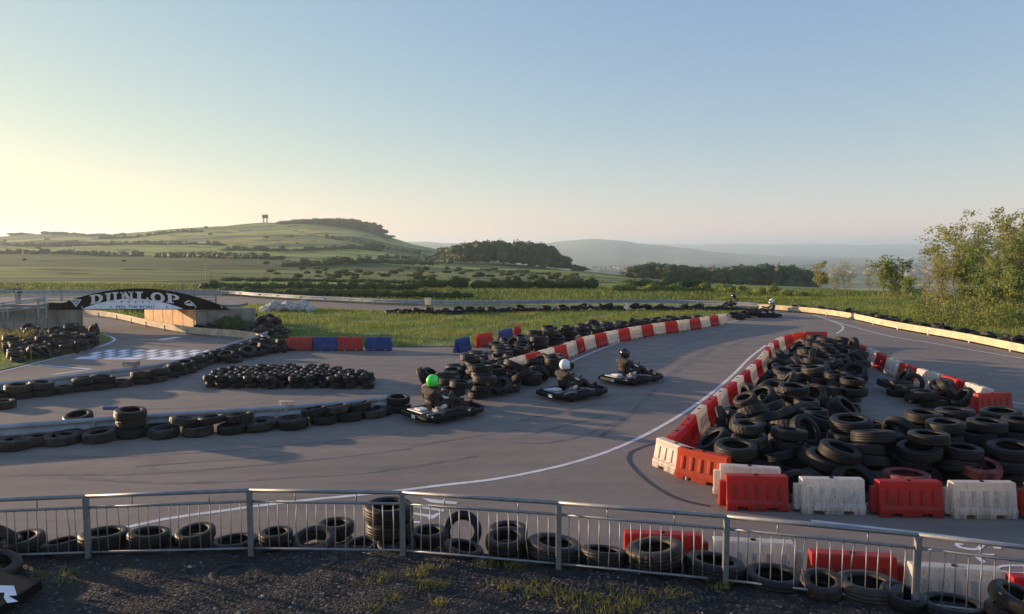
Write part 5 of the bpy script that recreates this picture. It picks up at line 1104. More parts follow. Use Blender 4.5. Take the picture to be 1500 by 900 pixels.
SIMD = [0,411,1057,2501,13,0,0,76,0,312,1151,2426,13,0,0,5,0,372,687,1853,13,0,0,151,0,330,676,2040,13,0,0,-80,0,349,1221,2858,13,0,0,-2,0,429,966,2571,13,0,0,164,0,427,607,1765,13,0,0,270,0,318,684,1929,13,0,0,166,0,360,961,2395,13,0,0,198,0,405,962,2212,13,0,0,123,0,420,1132,2594,13,0,0,46,0,377,1220,2678,13,0,0,-225,0,315,1304,2934,13,0,0,23,0,346,619,1657,13,0,0,177,0,349,774,1962,13,0,0,-240,0,356,967,2319,13,0,0,-277,0,357,884,2237,13,0,0,166,0,377,954,2491,13,0,0,-248,0,354,762,1765,13,0,0,141,0,362,770,2036,13,0,0,-281,0,399,1392,2964,13,0,0,-217,0,319,1223,3001,13,0,0,-219,0,387,1139,2505,13,0,0,130,0,391,772,1880,13,0,0,136,0,395,1149,2873,13,0,0,270,0,425,592,1852,13,0,0,-38,0,419,850,1965,13,0,0,308,0,340,1400,3192,13,0,0,1,0,376,600,1574,26,33,-29,-246,0,366,1068,2408,13,0,0,104,0,372,1204,2771,13,0,0,214,0,392,1305,3123,13,0,0,141,0,423,759,2121,13,0,0,-270,0,414,502,1505,13,0,0,230,0,324,499,1683,13,0,0,287,0,390,1316,3018,13,0,0,-14,0,339,973,2118,13,0,0,222,0,347,963,2026,13,0,0,224,0,404,1044,2214,13,0,0,245,0,382,1323,2832,13,0,0,153,0,332,1405,3100,13,0,0,183,0,315,1228,2924,13,0,0,233,0,373,1123,2775,13,0,0,58,0,430,866,2313,13,0,0,-285,0,355,1058,2672,13,0,0,74,0,350,856,2041,13,0,0,211,0,338,892,2147,13,0,0,-197,0,349,693,1752,13,0,0,-24,0,321,492,1578,13,0,0,-192,0,402,692,1677,13,0,0,224,0,428,1303,2753,13,0,0,-56,0,313,1127,2687,13,0,0,56,0,401,1232,2587,13,0,0,-253,0,394,1050,2594,13,0,0,-95,0,377,1055,2332,13,0,0,-93,0,324,613,1695,37,9,-49,-138,0,393,798,2244,13,0,0,-158,0,334,1306,3017,39,0,0,-258,0,368,1237,2996,39,0,0,-287,0,396,1325,2934,39,0,0,181,0,358,964,2218,39,0,0,124,0,404,1058,2496,39,0,0,85,0,359,776,1885,39,0,0,251,0,326,882,1925,30,-80,2,-229,0,349,1140,2664,39,0,0,-81,0,429,968,2347,39,0,0,117,0,424,869,2051,39,0,0,-54,0,318,1309,3137,39,0,0,-225,0,338,1076,2396,39,0,0,225,0,319,1131,2568,39,0,0,23,0,400,620,1592,47,-10,47,127,0,383,917,2161,39,0,0,-89,0,370,1415,3050,29,-14,260,134,0,368,1144,2372,28,38,37,-121,0,312,516,1620,28,36,-56,-293,0,326,888,2323,39,0,0,256,0,429,1053,2664,39,0,0,303,0,361,894,2421,13,0,0,-278,0,423,601,1861,39,0,0,-163,0,423,676,1943,39,0,0,11,0,391,776,2045,39,0,0,19,0,349,835,2114,36,-110,132,53,0,343,719,1745,39,0,0,41,0,391,1236,2827,39,0,0,-126,0,420,1230,2659,39,0,0,240,0,382,1231,2739,39,0,0,55,0,389,688,2034,39,0,0,-11,0,360,1134,2754,39,0,0,-92,0,349,954,2423,39,0,0,17,0,363,975,2048,39,0,0,-213,0,404,888,2250,39,0,0,279,0,319,1349,2833,39,0,0,-57,0,315,789,1965,39,0,0,53,0,349,1048,2742,13,0,0,233,0,365,1231,2904,39,0,0,202,0,315,783,1773,39,0,0,183,0,337,1446,3127,28,59,-26,235,0,338,1195,2553,30,50,-54,2,0,325,983,2136,39,0,0,-5,0,415,686,1666,39,0,0,-8,0,312,600,1787,39,0,0,85,0,356,501,1517,39,0,0,-262,0,393,1136,2486,39,0,0,-223,0,375,1070,2286,32,-67,29,-224,0,397,955,2498,39,0,0,8,0,426,1051,2579,39,0,0,25,0,406,702,1864,39,0,0,-94,0,325,1159,2840,39,0,0,250,0,317,1303,2759,39,0,0,22,0,389,592,1504,55,0,0,133,0,331,956,2207,65,0,0,-211,0,387,788,2167,32,-64,5,-82,0,416,961,2386,65,0,0,-269,0,349,1148,2770,65,0,0,75,0,402,679,1784,46,68,277,30,0,380,734,1683,63,12,-21,249,0,341,1410,2997,51,70,-242,53,0,361,899,2332,65,0,0,115,0,426,610,1715,56,-50,0,38,0,420,885,2244,65,0,0,167,0,380,1307,3032,65,0,0,68,0,344,854,2165,33,-83,58,182,0,426,457,1600,36,-54,-57,68,0,354,1065,2575,65,0,0,162,0,326,1088,2265,42,18,-70,184,0,390,900,1908,43,-75,-33,-264,0,384,508,1504,65,0,0,65,0,416,800,2059,65,0,0,-233,0,371,544,1680,36,110,0,97,0,350,1227,3059,33,71,-68,-243,0,311,781,1943,65,0,0,-153,0,352,1133,2667,65,0,0,103,0,416,1328,2951,65,0,0,119,0,419,1041,2207,39,0,0,261,0,387,711,1937,65,0,0,263,0,373,1350,2768,62,-20,0,-133,0,381,988,2284,36,82,-57,83,0,412,1263,2581,48,-5,-25,-20,0,384,1026,2416,37,83,75,-235,0,341,1454,3117,64,16,-28,302,0,365,1216,2677,65,0,0,309,0,405,1359,2884,40,-157,-45,6,0,333,780,1870,65,0,0,303,0,380,590,1498,81,0,0,41,0,405,1413,3200,39,0,0,146,0,414,560,1601,42,127,-87,-185,0,392,1250,2930,65,0,0,43,0,412,666,1890,76,-21,-70,59,0,430,902,2040,65,0,0,-62,0,343,1234,2760,65,0,0,-312,0,364,994,2130,65,0,0,72,0,377,1137,2579,65,0,0,262,0,350,1114,2498,65,0,0,299,0,349,1220,2846,65,0,0,50,0,362,1052,2485,88,-157,-45,100,0,398,1144,2371,57,47,-25,-2,0,378,982,2029,65,0,0,55,0,350,552,1770,35,-157,45,139,0,373,981,2619,36,102,-275,-20,0,315,923,2092,32,-160,71,-58,0,328,974,2130,91,0,0,-154,0,312,1109,2575,91,0,0,-104,0,372,948,2226,91,0,0,90,0,423,1127,2334,63,47,-25,-1,0,379,662,1806,67,21,-47,-122,0,362,1211,2485,23,-31,13,-254,0,358,704,2108,36,-157,-45,165,0,415,1291,2916,91,0,0,-121,0,352,1021,2404,88,-4,-306,64,0,377,994,2461,65,219,-18,-179,0,317,616,1867,74,-34,-16,141,0,325,506,1516,91,0,0,-204,0,397,1082,2834,36,-313,83,-49,0,382,1261,3116,38,60,92,-215,0,393,589,1726,75,-47,18,72,0,407,1380,3125,40,54,280,58,0,409,766,1923,91,0,0,-64,0,375,843,2163,64,-78,-65,80,0,332,980,2038,91,0,0,-72,0,317,538,1643,61,-285,93,-48,0,387,1169,2956,24,-8,-35,-14,0,338,752,1758,65,0,0,-48,0,329,1208,2608,64,-8,297,4,0,332,1313,2698,55,193,-60,-77,0,330,1189,2687,91,0,0,264,0,374,647,1553,72,-88,277,81,0,394,846,1855,13,0,0,85,0,366,1110,2646,91,0,0,-262,0,311,1208,2860,91,0,0,146,0,362,1365,3043,36,165,-90,-155,0,376,1145,2441,60,80,-33,58,0,328,1293,3045,91,0,0,-135,0,416,745,2007,73,11,-52,94,0,393,528,1780,39,-157,0,139,0,310,1288,2819,54,296,67,-43,0,388,1210,2769,91,0,0,-104,0,397,752,1820,40,170,89,29,0,329,1036,2336,59,-157,-135,111,0,371,849,1994,60,230,-34,201,0,347,844,2360,33,-92,38,104,0,346,1026,2221,65,0,0,253,0,386,1002,2277,64,-88,268,72,0,405,629,1613,65,-27,41,88,0,395,1408,2930,65,165,132,153,0,404,1290,2677,41,-92,-185,172,0,319,1080,2384,78,-36,42,175,1,362,1246,2174,13,0,0,-239,1,374,1248,2346,22,-26,12,-134,1,393,1245,2270,13,0,0,30,1,394,1254,2099,13,0,0,278,1,375,1312,2368,37,-105,19,146,1,385,1224,2102,39,0,0,-257,1,370,1331,2084,32,-66,34,192,1,387,1327,2160,13,0,0,-53,1,349,1242,2269,39,0,0,199,1,342,1226,2194,39,0,0,191,1,347,1342,2209,48,-34,0,173,1,343,1305,2303,34,157,0,257,1,364,1289,2098,59,-9,-92,274,2,392,726,1507,14,0,0,262,2,388,772,1382,14,0,0,-90,2,400,825,1525,14,0,0,-188,2,390,835,1436,14,0,0,239,2,440,913,1514,14,0,0,256,2,394,1106,1419,14,0,0,183,2,428,1005,1523,14,0,0,-214,2,448,1098,1611,14,0,0,42,2,395,687,1391,14,0,0,178,2,403,914,1607,14,0,0,-89,2,441,1010,1429,14,0,0,-230,2,436,1004,1616,14,0,0,267,2,399,825,1621,14,0,0,-272,2,442,1203,1598,14,0,0,141,2,432,1098,1508,14,0,0,83,2,403,919,1420,14,0,0,-155,2,407,1188,1506,14,0,0,-101,2,400,817,1433,41,0,0,107,2,423,814,1529,41,0,0,196,2,406,713,1518,41,0,0,-93,2,417,904,1595,41,0,0,138,2,416,994,1406,41,0,0,-80,2,388,1100,1525,41,0,0,-225,2,396,998,1497,41,0,0,-225,2,407,807,1623,41,0,0,88,2,411,1085,1625,41,0,0,-17,2,438,723,1428,39,25,-3,306,2,421,1087,1423,41,0,0,-252,2,420,897,1413,41,0,0,268,2,430,994,1600,41,0,0,-196,2,381,906,1508,41,0,0,89,2,417,630,1406,50,-2,25,-51,2,424,1181,1527,41,0,0,-296,2,385,906,1413,67,0,0,159,2,408,919,1600,67,0,0,233,2,436,1007,1418,67,0,0,104,2,394,925,1505,67,0,0,76,2,423,822,1417,67,0,0,-195,2,441,1091,1537,67,0,0,-3,2,382,822,1618,67,0,0,-28,2,388,1106,1427,67,0,0,156,2,404,652,1395,71,7,25,-14,2,430,1178,1537,67,0,0,-216,2,427,1005,1528,67,0,0,160,2,425,803,1517,67,0,0,120,2,450,1109,1630,67,0,0,51,2,381,723,1522,67,0,0,190,2,387,723,1438,64,7,24,167,2,404,1006,1618,67,0,0,278,2,432,742,1446,89,-16,-19,-108,2,390,840,1418,94,0,0,-299,2,395,931,1514,94,0,0,-216,2,415,1019,1622,94,0,0,98,2,405,1026,1521,94,0,0,61,2,383,928,1673,27,29,35,196,2,413,1163,1426,41,-157,90,-153,2,404,933,1598,94,0,0,136,2,384,853,1547,75,-91,34,-79,2,383,1109,1534,94,0,0,-62,2,445,740,1537,94,0,0,-206,2,417,1214,1485,74,-71,-38,-302,2,423,1120,1614,94,0,0,277,3,383,635,3951,12,0,0,124,3,386,-49,3026,12,0,0,240,3,387,972,4367,12,0,0,183,3,401,-143,2832,12,0,0,-34,3,360,40,3430,12,0,0,-278,3,377,-59,2855,12,0,0,-111,3,346,546,3956,12,0,0,-78,3,343,-144,2749,12,0,0,246,3,388,385,3949,12,0,0,-208,3,364,796,4205,12,0,0,-39,3,398,-218,2433,12,0,0,233,3,365,379,3858,12,0,0,42,3,407,-131,2662,12,0,0,-306,3,401,464,3878,12,0,0,206,3,400,-210,2596,12,0,0,135,3,408,216,3517,12,0,0,-112,3,361,122,3536,12,0,0,-10,3,391,38,3085,12,0,0,72,3,390,-134,2912,12,0,0,-152,3,367,974,4292,12,0,0,-91,3,349,298,3786,12,0,0,-313,3,392,806,4125,12,0,0,272,3,341,-39,2928,12,0,0,29,3,404,283,3629,12,0,0,-292,3,359,-50,2676,12,0,0,201,3,399,465,3959,12,0,0,219,3,380,544,4037,12,0,0,19,3,372,135,3198,12,0,0,-17,3,347,39,3351,12,0,0,69,3,369,721,4199,12,0,0,-300,3,376,1058,4388,12,0,0,83,3,389,-218,2347,12,0,0,94,3,399,121,3279,12,0,0,119,3,399,380,3772,12,0,0,-77,3,379,42,3246,12,0,0,-119,3,369,39,3008,12,0,0,26,3,380,-42,3110,12,0,0,-105,3,348,299,3705,12,0,0,183,3,391,302,3869,12,0,0,23,3,356,620,4125,12,0,0,164,3,376,-210,2513,12,0,0,303,3,381,465,3795,12,0,0,-45,3,402,41,3168,12,0,0,-77,3,364,1152,4471,12,0,0,89,3,341,-135,2498,12,0,0,22,3,372,132,3374,12,0,0,-267,3,350,902,4288,12,0,0,232,3,390,637,4033,12,0,0,268,3,367,205,3421,12,0,0,290,3,345,210,3602,12,0,0,-18,3,373,-136,2571,12,0,0,-165,3,400,-52,3188,12,0,0,-51,3,384,718,4112,12,0,0,70,3,403,120,3459,12,0,0,-268,3,394,-55,2774,12,0,0,-168,3,343,215,3684,12,0,0,248,3,369,892,4213,12,0,0,95,3,404,1075,4464,12,0,0,54,3,372,300,3698,36,0,0,-140,3,352,302,3794,36,0,0,119,3,405,902,4216,36,0,0,48,3,384,37,2934,12,0,0,174,3,370,722,4206,36,0,0,283,3,409,468,3944,36,0,0,-224,3,361,-130,2560,36,0,0,-154,3,380,-137,2828,36,0,0,115,3,358,-128,2487,36,0,0,-36,3,354,298,3864,36,0,0,-79,3,367,971,4384,36,0,0,-190,3,369,713,4037,12,0,0,209,3,357,640,4036,36,0,0,-265,3,403,378,3783,36,0,0,-309,3,347,544,3970,36,0,0,-9,3,362,126,3188,36,0,0,271,3,365,384,3870,36,0,0,208,3,341,37,3022,36,0,0,264,3,361,620,4119,36,0,0,201,3,352,829,4135,36,0,0,34,3,343,221,3434,36,0,0,-294,3,386,-39,3016,36,0,0,80,3,386,553,3870,12,0,0,-309,3,383,-209,2343,36,0,0,-186,3,407,864,4314,29,-13,-52,-34,3,379,299,3624,36,0,0,-227,3,364,48,3204,36,0,0,205,3,390,135,3617,12,0,0,73,3,348,-35,2768,36,0,0,-169,3,363,23,3285,33,-42,29,74,3,376,210,3601,36,0,0,-234,3,386,203,3678,36,0,0,-60,3,409,-48,3098,36,0,0,-234,3,401,-38,2920,36,0,0,113,3,346,-210,2511,36,0,0,-299,3,384,461,3781,36,0,0,-195,3,361,-39,3263,12,0,0,168,3,372,45,3107,36,0,0,4,3,401,128,3460,36,0,0,-261,3,387,-137,2905,36,0,0,-133,3,368,985,4299,36,0,0,71,3,349,1156,4459,36,0,0,-67,3,403,800,4213,36,0,0,132,3,372,741,4125,36,0,0,-139,3,400,-223,2427,36,0,0,270,3,388,-204,2589,36,0,0,-233,3,382,540,4064,36,0,0,-141,3,399,-66,3179,36,0,0,-292,3,368,469,3868,36,0,0,140,3,342,212,3526,36,0,0,245,3,377,45,3365,36,0,0,119,3,382,387,3956,36,0,0,234,3,368,134,3271,36,0,0,176,3,389,1063,4377,36,0,0,138,3,364,-137,2662,36,0,0,-255,3,344,-5,2852,26,-52,7,-143,3,377,-143,2738,36,0,0,-53,3,356,141,3376,36,0,0,6,3,350,616,3950,36,0,0,131,3,349,132,3536,36,0,0,-81,3,340,41,3451,36,0,0,146,3,376,190,3454,60,0,0,-196,3,397,108,3442,60,0,0,15,3,347,238,3746,22,284,14,21,3,387,93,3312,35,29,89,274,3,409,-60,2665,36,0,0,-194,3,364,9,3170,48,48,49,-167,3,403,190,3616,60,0,0,-173,3,342,540,3860,36,0,0,-195,3,350,684,4142,33,6,-95,-47,3,348,282,3613,60,0,0,217,3,359,-28,3333,28,14,-258,-25,3,378,-158,2664,60,0,0,-57,3,359,-284,2488,27,279,41,-116,3,391,118,3207,60,0,0,-98,3,380,-299,2392,37,41,-209,-42,3,397,453,4009,34,-24,-234,198,4,381,-13,2319,12,0,0,-263,4,391,51,2566,12,0,0,-292,4,374,-8,2491,12,0,0,-259,4,399,-18,2396,12,0,0,298,4,380,68,2462,12,0,0,111,4,409,158,2629,12,0,0,124,4,367,-102,2317,12,0,0,-100,4,358,139,2738,12,0,0,-72,4,361,-188,2134,12,0,0,-159,4,385,-102,2241,12,0,0,254,4,405,-20,2487,49,31,23,44,4,364,-36,2278,30,-64,-24,221,4,405,-36,2406,36,0,0,-222,4,349,52,2558,36,0,0,-227,4,385,-180,2163,36,0,0,-47,4,406,59,2438,36,0,0,-312,4,376,-104,2308,36,0,0,-204,4,343,-95,2226,36,0,0,-194,4,359,157,2629,36,0,0,60,4,377,206,2767,20,10,22,81,4,365,-98,2318,60,0,0,-171,4,351,155,2616,60,0,0,-139,4,398,156,2744,45,-25,-12,188,4,365,76,2608,34,-91,36,-20,4,383,34,2349,51,-61,-14,86,4,380,-86,2239,60,0,0,-151,4,389,95,2498,32,70,30,237,4,390,-54,2406,60,0,0,114,4,385,8,2437,71,-25,-26,-189,4,359,-154,2150,60,0,0,157,4,371,114,2706,36,39,103,-194,4,353,75,2516,68,-25,12,58,4,407,-102,2295,84,0,0,-76,4,405,-236,2096,40,196,43,-60,5,206,-639,2407,11,0,0,-126,5,192,-732,2394,11,0,0,-234,5,208,-590,2485,11,0,0,38,5,193,-540,2496,11,0,0,-173,5,200,-1024,2553,11,0,0,-124,5,229,-635,2505,11,0,0,-282,5,216,-685,2440,11,0,0,-99,5,199,-930,2579,11,0,0,-205,5,193,-1019,2454,11,0,0,-155,5,219,-639,2550,11,0,0,43,5,219,-732,2540,11,0,0,107,5,206,-882,2485,11,0,0,241,5,228,-642,2451,11,0,0,265,5,227,-839,2643,11,0,0,-16,5,224,-883,2594,11,0,0,-101,5,214,-591,2390,11,0,0,295,5,221,-641,2596,11,0,0,225,5,213,-500,2450,11,0,0,24,5,193,-928,2538,11,0,0,33,5,194,-836,2406,11,0,0,178,5,218,-689,2396,11,0,0,194,5,210,-927,2628,11,0,0,252,5,191,-930,2441,11,0,0,-104,5,219,-690,2580,11,0,0,80,5,222,-975,2534,11,0,0,303,5,206,-971,2440,11,0,0,-261,5,214,-486,2390,11,0,0,-2,5,206,-739,2588,11,0,0,146,5,193,-500,2490,11,0,0,-7,5,217,-696,2629,11,0,0,-299,5,229,-980,2396,11,0,0,197,5,200,-834,2504,11,0,0,162,5,195,-789,2594,11,0,0,-68,5,221,-592,2528,11,0,0,-236,5,201,-738,2484,11,0,0,-183,5,205,-783,2499,11,0,0,229,5,198,-834,2549,11,0,0,76,5,196,-791,2446,11,0,0,102,5,212,-926,2392,11,0,0,-232,5,202,-928,2487,11,0,0,-257,5,207,-884,2637,11,0,0,41,5,196,-1012,2598,11,0,0,298,5,203,-1029,2503,11,0,0,-245,5,230,-834,2453,11,0,0,-52,5,201,-783,2399,11,0,0,-7,5,210,-546,2450,11,0,0,141,5,199,-786,2543,11,0,0,170,5,222,-877,2549,11,0,0,14,5,208,-596,2432,11,0,0,-71,5,224,-547,2392,11,0,0,-163,5,210,-728,2438,11,0,0,-230,5,203,-976,2578,11,0,0,-96,5,202,-972,2483,11,0,0,-145,5,202,-876,2395,11,0,0,-118,5,196,-683,2498,11,0,0,31,5,203,-741,2631,11,0,0,-17,5,195,-1022,2404,11,0,0,-242,5,198,-690,2537,11,0,0,-124,5,228,-784,2637,11,0,0,118,5,207,-829,2598,11,0,0,107,5,190,-878,2445,11,0,0,284,5,216,-969,2620,11,0,0,-237,5,222,-740,2443,32,0,0,95,5,200,-868,2520,27,-56,-37,296,5,209,-787,2490,32,0,0,-203,5,192,-581,2531,32,0,0,170,5,221,-832,2544,32,0,0,-114,5,229,-736,2541,32,0,0,-157,5,224,-786,2443,32,0,0,-179,5,223,-603,2387,32,0,0,-49,5,221,-688,2448,32,0,0,-101,5,205,-843,2396,32,0,0,-253,5,191,-554,2464,32,0,0,106,5,218,-807,2373,22,157,180,-37,5,216,-587,2430,32,0,0,-109,5,210,-929,2535,32,0,0,-300,5,229,-983,2404,32,0,0,114,5,202,-690,2401,32,0,0,-297,5,197,-640,2500,32,0,0,-258,5,206,-926,2493,32,0,0,159,5,225,-831,2442,32,0,0,25,5,192,-643,2447,32,0,0,-108,5,224,-789,2593,32,0,0,-102,5,208,-533,2504,32,0,0,-125,5,204,-977,2551,32,0,0,143,5,213,-832,2490,32,0,0,-69,5,225,-740,2589,32,0,0,296,5,224,-970,2450,32,0,0,-10,5,203,-1042,2505,32,0,0,298,5,218,-741,2491,32,0,0,135,5,229,-842,2593,32,0,0,2,5,194,-975,2593,32,0,0,-231,5,213,-878,2436,32,0,0,236,5,222,-826,2639,32,0,0,-37,5,215,-735,2396,32,0,0,201,5,221,-933,2580,32,0,0,201,5,209,-1028,2406,32,0,0,155,5,209,-551,2390,32,0,0,-46,5,196,-744,2634,32,0,0,165,5,224,-501,2455,32,0,0,133,5,190,-1019,2593,32,0,0,130,5,225,-886,2390,32,0,0,-282,5,196,-979,2499,32,0,0,-280,5,207,-931,2635,32,0,0,186,5,216,-884,2626,32,0,0,-156,5,191,-638,2586,32,0,0,79,5,213,-1036,2548,32,0,0,1,5,211,-937,2396,32,0,0,-187,5,197,-697,2632,32,0,0,69,5,223,-589,2490,32,0,0,250,5,202,-880,2478,32,0,0,30,5,229,-690,2588,32,0,0,312,5,211,-638,2544,32,0,0,-26,5,219,-689,2542,32,0,0,-29,5,228,-922,2444,32,0,0,5,5,202,-789,2538,32,0,0,170,5,219,-885,2581,32,0,0,-217,5,223,-688,2498,32,0,0,-72,5,218,-508,2409,25,26,-82,-103,5,204,-1027,2453,32,0,0,-259,6,305,-2203,3404,12,0,0,-57,6,301,-2359,3392,12,0,0,89,6,275,-2290,3307,12,0,0,115,6,297,-2426,3460,12,0,0,-55,6,307,-2346,3471,12,0,0,110,6,300,-1989,3082,12,0,0,278,6,305,-2125,3316,12,0,0,115,6,299,-2343,3701,12,0,0,230,6,282,-2262,3467,12,0,0,-201,6,307,-2037,2932,12,0,0,-309,6,277,-2211,3610,12,0,0,-27,6,334,-2207,3317,12,0,0,-216,6,345,-2116,3540,12,0,0,159,6,293,-2427,3694,12,0,0,-119,6,338,-2270,3232,12,0,0,174,6,283,-2420,3824,12,0,0,81,6,319,-2350,3863,12,0,0,148,6,342,-1994,3156,12,0,0,-218,6,359,-2186,3547,12,0,0,-72,6,316,-2341,3547,12,0,0,-132,6,333,-2205,3245,12,0,0,-6,6,294,-2204,3173,12,0,0,-53,6,341,-2263,3739,12,0,0,156,6,300,-2334,3788,12,0,0,-216,6,313,-2273,3384,28,-50,54,-216,6,337,-2114,3471,12,0,0,239,6,287,-2048,3367,12,0,0,-268,6,279,-2270,3545,12,0,0,233,6,311,-2126,3168,12,0,0,-256,6,354,-2125,3086,12,0,0,-168,6,314,-1969,3247,12,0,0,119,6,354,-2440,3525,12,0,0,-112,6,330,-2430,3756,12,0,0,166,6,290,-2058,3010,12,0,0,-126,6,300,-2204,3479,12,0,0,304,6,359,-2055,3075,12,0,0,-81,6,291,-2042,3232,12,0,0,235,6,322,-2046,3293,12,0,0,161,6,328,-2350,3637,12,0,0,185,6,339,-2131,3608,12,0,0,-5,6,298,-1978,3307,12,0,0,175,6,292,-2124,3390,12,0,0,169,6,307,-2133,3251,12,0,0,207,6,317,-2425,3617,12,0,0,34,6,348,-2202,3709,12,0,0,-30,6,330,-2290,3603,12,0,0,38,6,281,-2054,3454,12,0,0,93,6,345,-2064,3144,12,0,0,-256,6,293,-2115,3017,12,0,0,-129,6,282,-2273,3675,12,0,0,-46,6,284,-1979,3157,36,0,0,-281,6,291,-2212,3390,36,0,0,-47,6,317,-2053,2938,36,0,0,-225,6,315,-2276,3631,36,0,0,-291,6,359,-2324,3783,36,0,0,-167,6,340,-2035,3247,36,0,0,264,6,332,-2187,3330,36,0,0,122,6,358,-2124,3399,36,0,0,134,6,327,-2196,3265,36,0,0,140,6,299,-2112,3020,36,0,0,184,6,325,-2070,3141,36,0,0,97,6,281,-2433,3476,36,0,0,289,6,356,-2444,3539,36,0,0,-62,6,310,-2260,3802,22,25,-30,-233,6,323,-2202,3480,36,0,0,22,6,296,-2194,3610,36,0,0,-270,6,299,-2119,3186,36,0,0,-13,6,323,-2115,3332,36,0,0,-297,6,305,-2343,3854,36,0,0,-265,6,339,-2213,3185,36,0,0,299,6,328,-2392,3772,31,10,57,58,6,291,-1982,3359,24,53,292,9,6,312,-2375,3524,28,-55,-58,153,6,291,-2271,3424,28,-243,69,-31,6,313,-2338,3708,36,0,0,143,6,279,-2404,3893,12,314,0,3,6,354,-2264,3566,36,0,0,-152,6,359,-2050,3070,36,0,0,-143,6,337,-2341,3653,48,11,44,-136,6,326,-2029,3424,28,19,68,-69,6,311,-2359,3389,36,0,0,148,6,343,-2113,3549,36,0,0,212,6,335,-2109,3469,36,0,0,-49,6,352,-2426,3707,36,0,0,-57,6,315,-2275,3710,36,0,0,264,6,324,-2114,3093,36,0,0,-294,6,292,-2274,3257,36,0,0,-297,6,340,-2198,3547,36,0,0,-297,6,309,-2188,3716,52,-74,31,254,6,352,-2107,3264,36,0,0,98,6,303,-2261,3335,36,0,10,155,6,334,-2431,3627,36,0,0,-186,6,341,-2020,3006,31,8,83,33,6,305,-2345,3332,12,0,0,238,6,332,-2274,3496,36,0,0,-64,6,280,-2344,3474,36,0,0,-19,6,278,-2030,3310,36,0,0,-162,6,307,-1969,3252,36,0,0,-58,6,284,-2111,3378,60,0,0,20,6,305,-1988,3023,28,24,-80,303,6,328,-2314,3437,32,105,40,50,6,355,-2131,3240,60,0,0,-177,6,304,-2206,3102,31,-112,84,-67,6,324,-2278,3678,60,0,0,161,6,315,-2406,3379,32,157,45,-110,6,293,-2061,3196,29,157,0,277,6,348,-2479,3680,34,93,-235,-86,6,288,-2168,3127,23,282,-38,-19,6,341,-2282,3238,60,0,0,-88,6,277,-2370,3598,26,55,-58,25,6,293,-2418,3558,71,-281,-38,103,6,290,-2171,3053,30,188,0,-106,6,306,-2352,3478,60,0,0,-174,6,334,-2163,3448,34,160,35,140,6,331,-2430,3613,60,0,0,244,6,286,-2463,3861,21,-278,-17,165,6,299,-2118,3318,60,0,0,-107,6,283,-1950,3187,28,-157,135,-108,6,349,-2335,3777,60,0,0,-157,6,296,-2114,3602,53,157,45,-28,7,332,-1347,3923,12,0,0,177,7,341,-1229,3793,12,0,0,180,7,370,-1260,3700,12,0,0,-88,7,395,-1446,4199,12,0,0,222,7,375,-1498,4260,12,0,0,250,7,399,-1410,4112,12,0,0,-187,7,363,-1415,4003,12,0,0,3,7,349,-1602,4422,12,0,0,-197,7,351,-1595,4325,12,0,0,72,7,372,-1500,4028,24,22,-34,113,7,394,-1337,4016,12,0,0,-231,7,347,-1514,4088,12,0,0,10,7,382,-1523,4181,12,0,0,39,7,344,-1488,4363,12,0,0,-216,7,360,-1599,4171,12,0,0,269,7,397,-1668,4308,12,0,0,253,7,392,-1237,3872,12,0,0,135,7,364,-1611,4243,12,0,0,236,7,382,-1538,4172,36,0,0,-53,7,400,-1349,3917,36,0,0,-290,7,333,-1528,4430,12,0,0,-45,7,373,-1727,4365,37,157,-45,197,7,377,-1418,4229,35,-20,-10,-138,7,379,-1614,4173,46,28,12,166,7,386,-1604,4345,36,0,0,199,7,385,-1624,4264,36,0,0,115,7,346,-1342,4089,21,-29,8,-148,7,389,-1470,4001,41,30,-24,50,7,400,-1524,4339,30,55,-28,-51,7,382,-1278,3940,12,0,0,-184,7,383,-1559,4098,29,-48,-31,91,7,396,-1285,3852,28,13,51,-257,7,386,-1276,3774,27,-1,-48,25,7,367,-1456,4125,31,35,-38,-108,7,370,-1346,4002,36,0,0,290,7,338,-1166,3650,12,0,0,29,7,384,-1505,4257,36,0,0,-57,7,337,-1579,4335,60,0,0,249,7,332,-1386,4179,32,94,29,34,7,387,-1423,4069,35,29,-89,123,7,392,-1562,4180,63,309,7,-30,7,398,-1495,4095,63,-157,-180,-102,7,380,-1465,4158,48,-31,275,-105,7,383,-1464,4322,36,-11,-93,288,7,331,-1569,4234,31,79,-46,157,7,395,-1270,3680,46,12,28,85,7,343,-1678,4371,24,-29,-35,-76,7,375,-1327,4001,60,0,0,-140]
for i in range(0, len(SIMD), 8):
    a = SIMD[i:i + 8]; z = 'ABCDHEFG'[a[0]]; code = SIMCODE[z]
    if code == 't' and random.random() < .3: code = 'd'
    T_(code, (a[2] / 100, a[3] / 100, a[4] / 100), (a[5] / 100 + random.gauss(0, .06), a[6] / 100 + random.gauss(0, .06), a[7] / 100), a[1] / 1000 / RAD[code], *SIMLAB[z])
KEEP = None
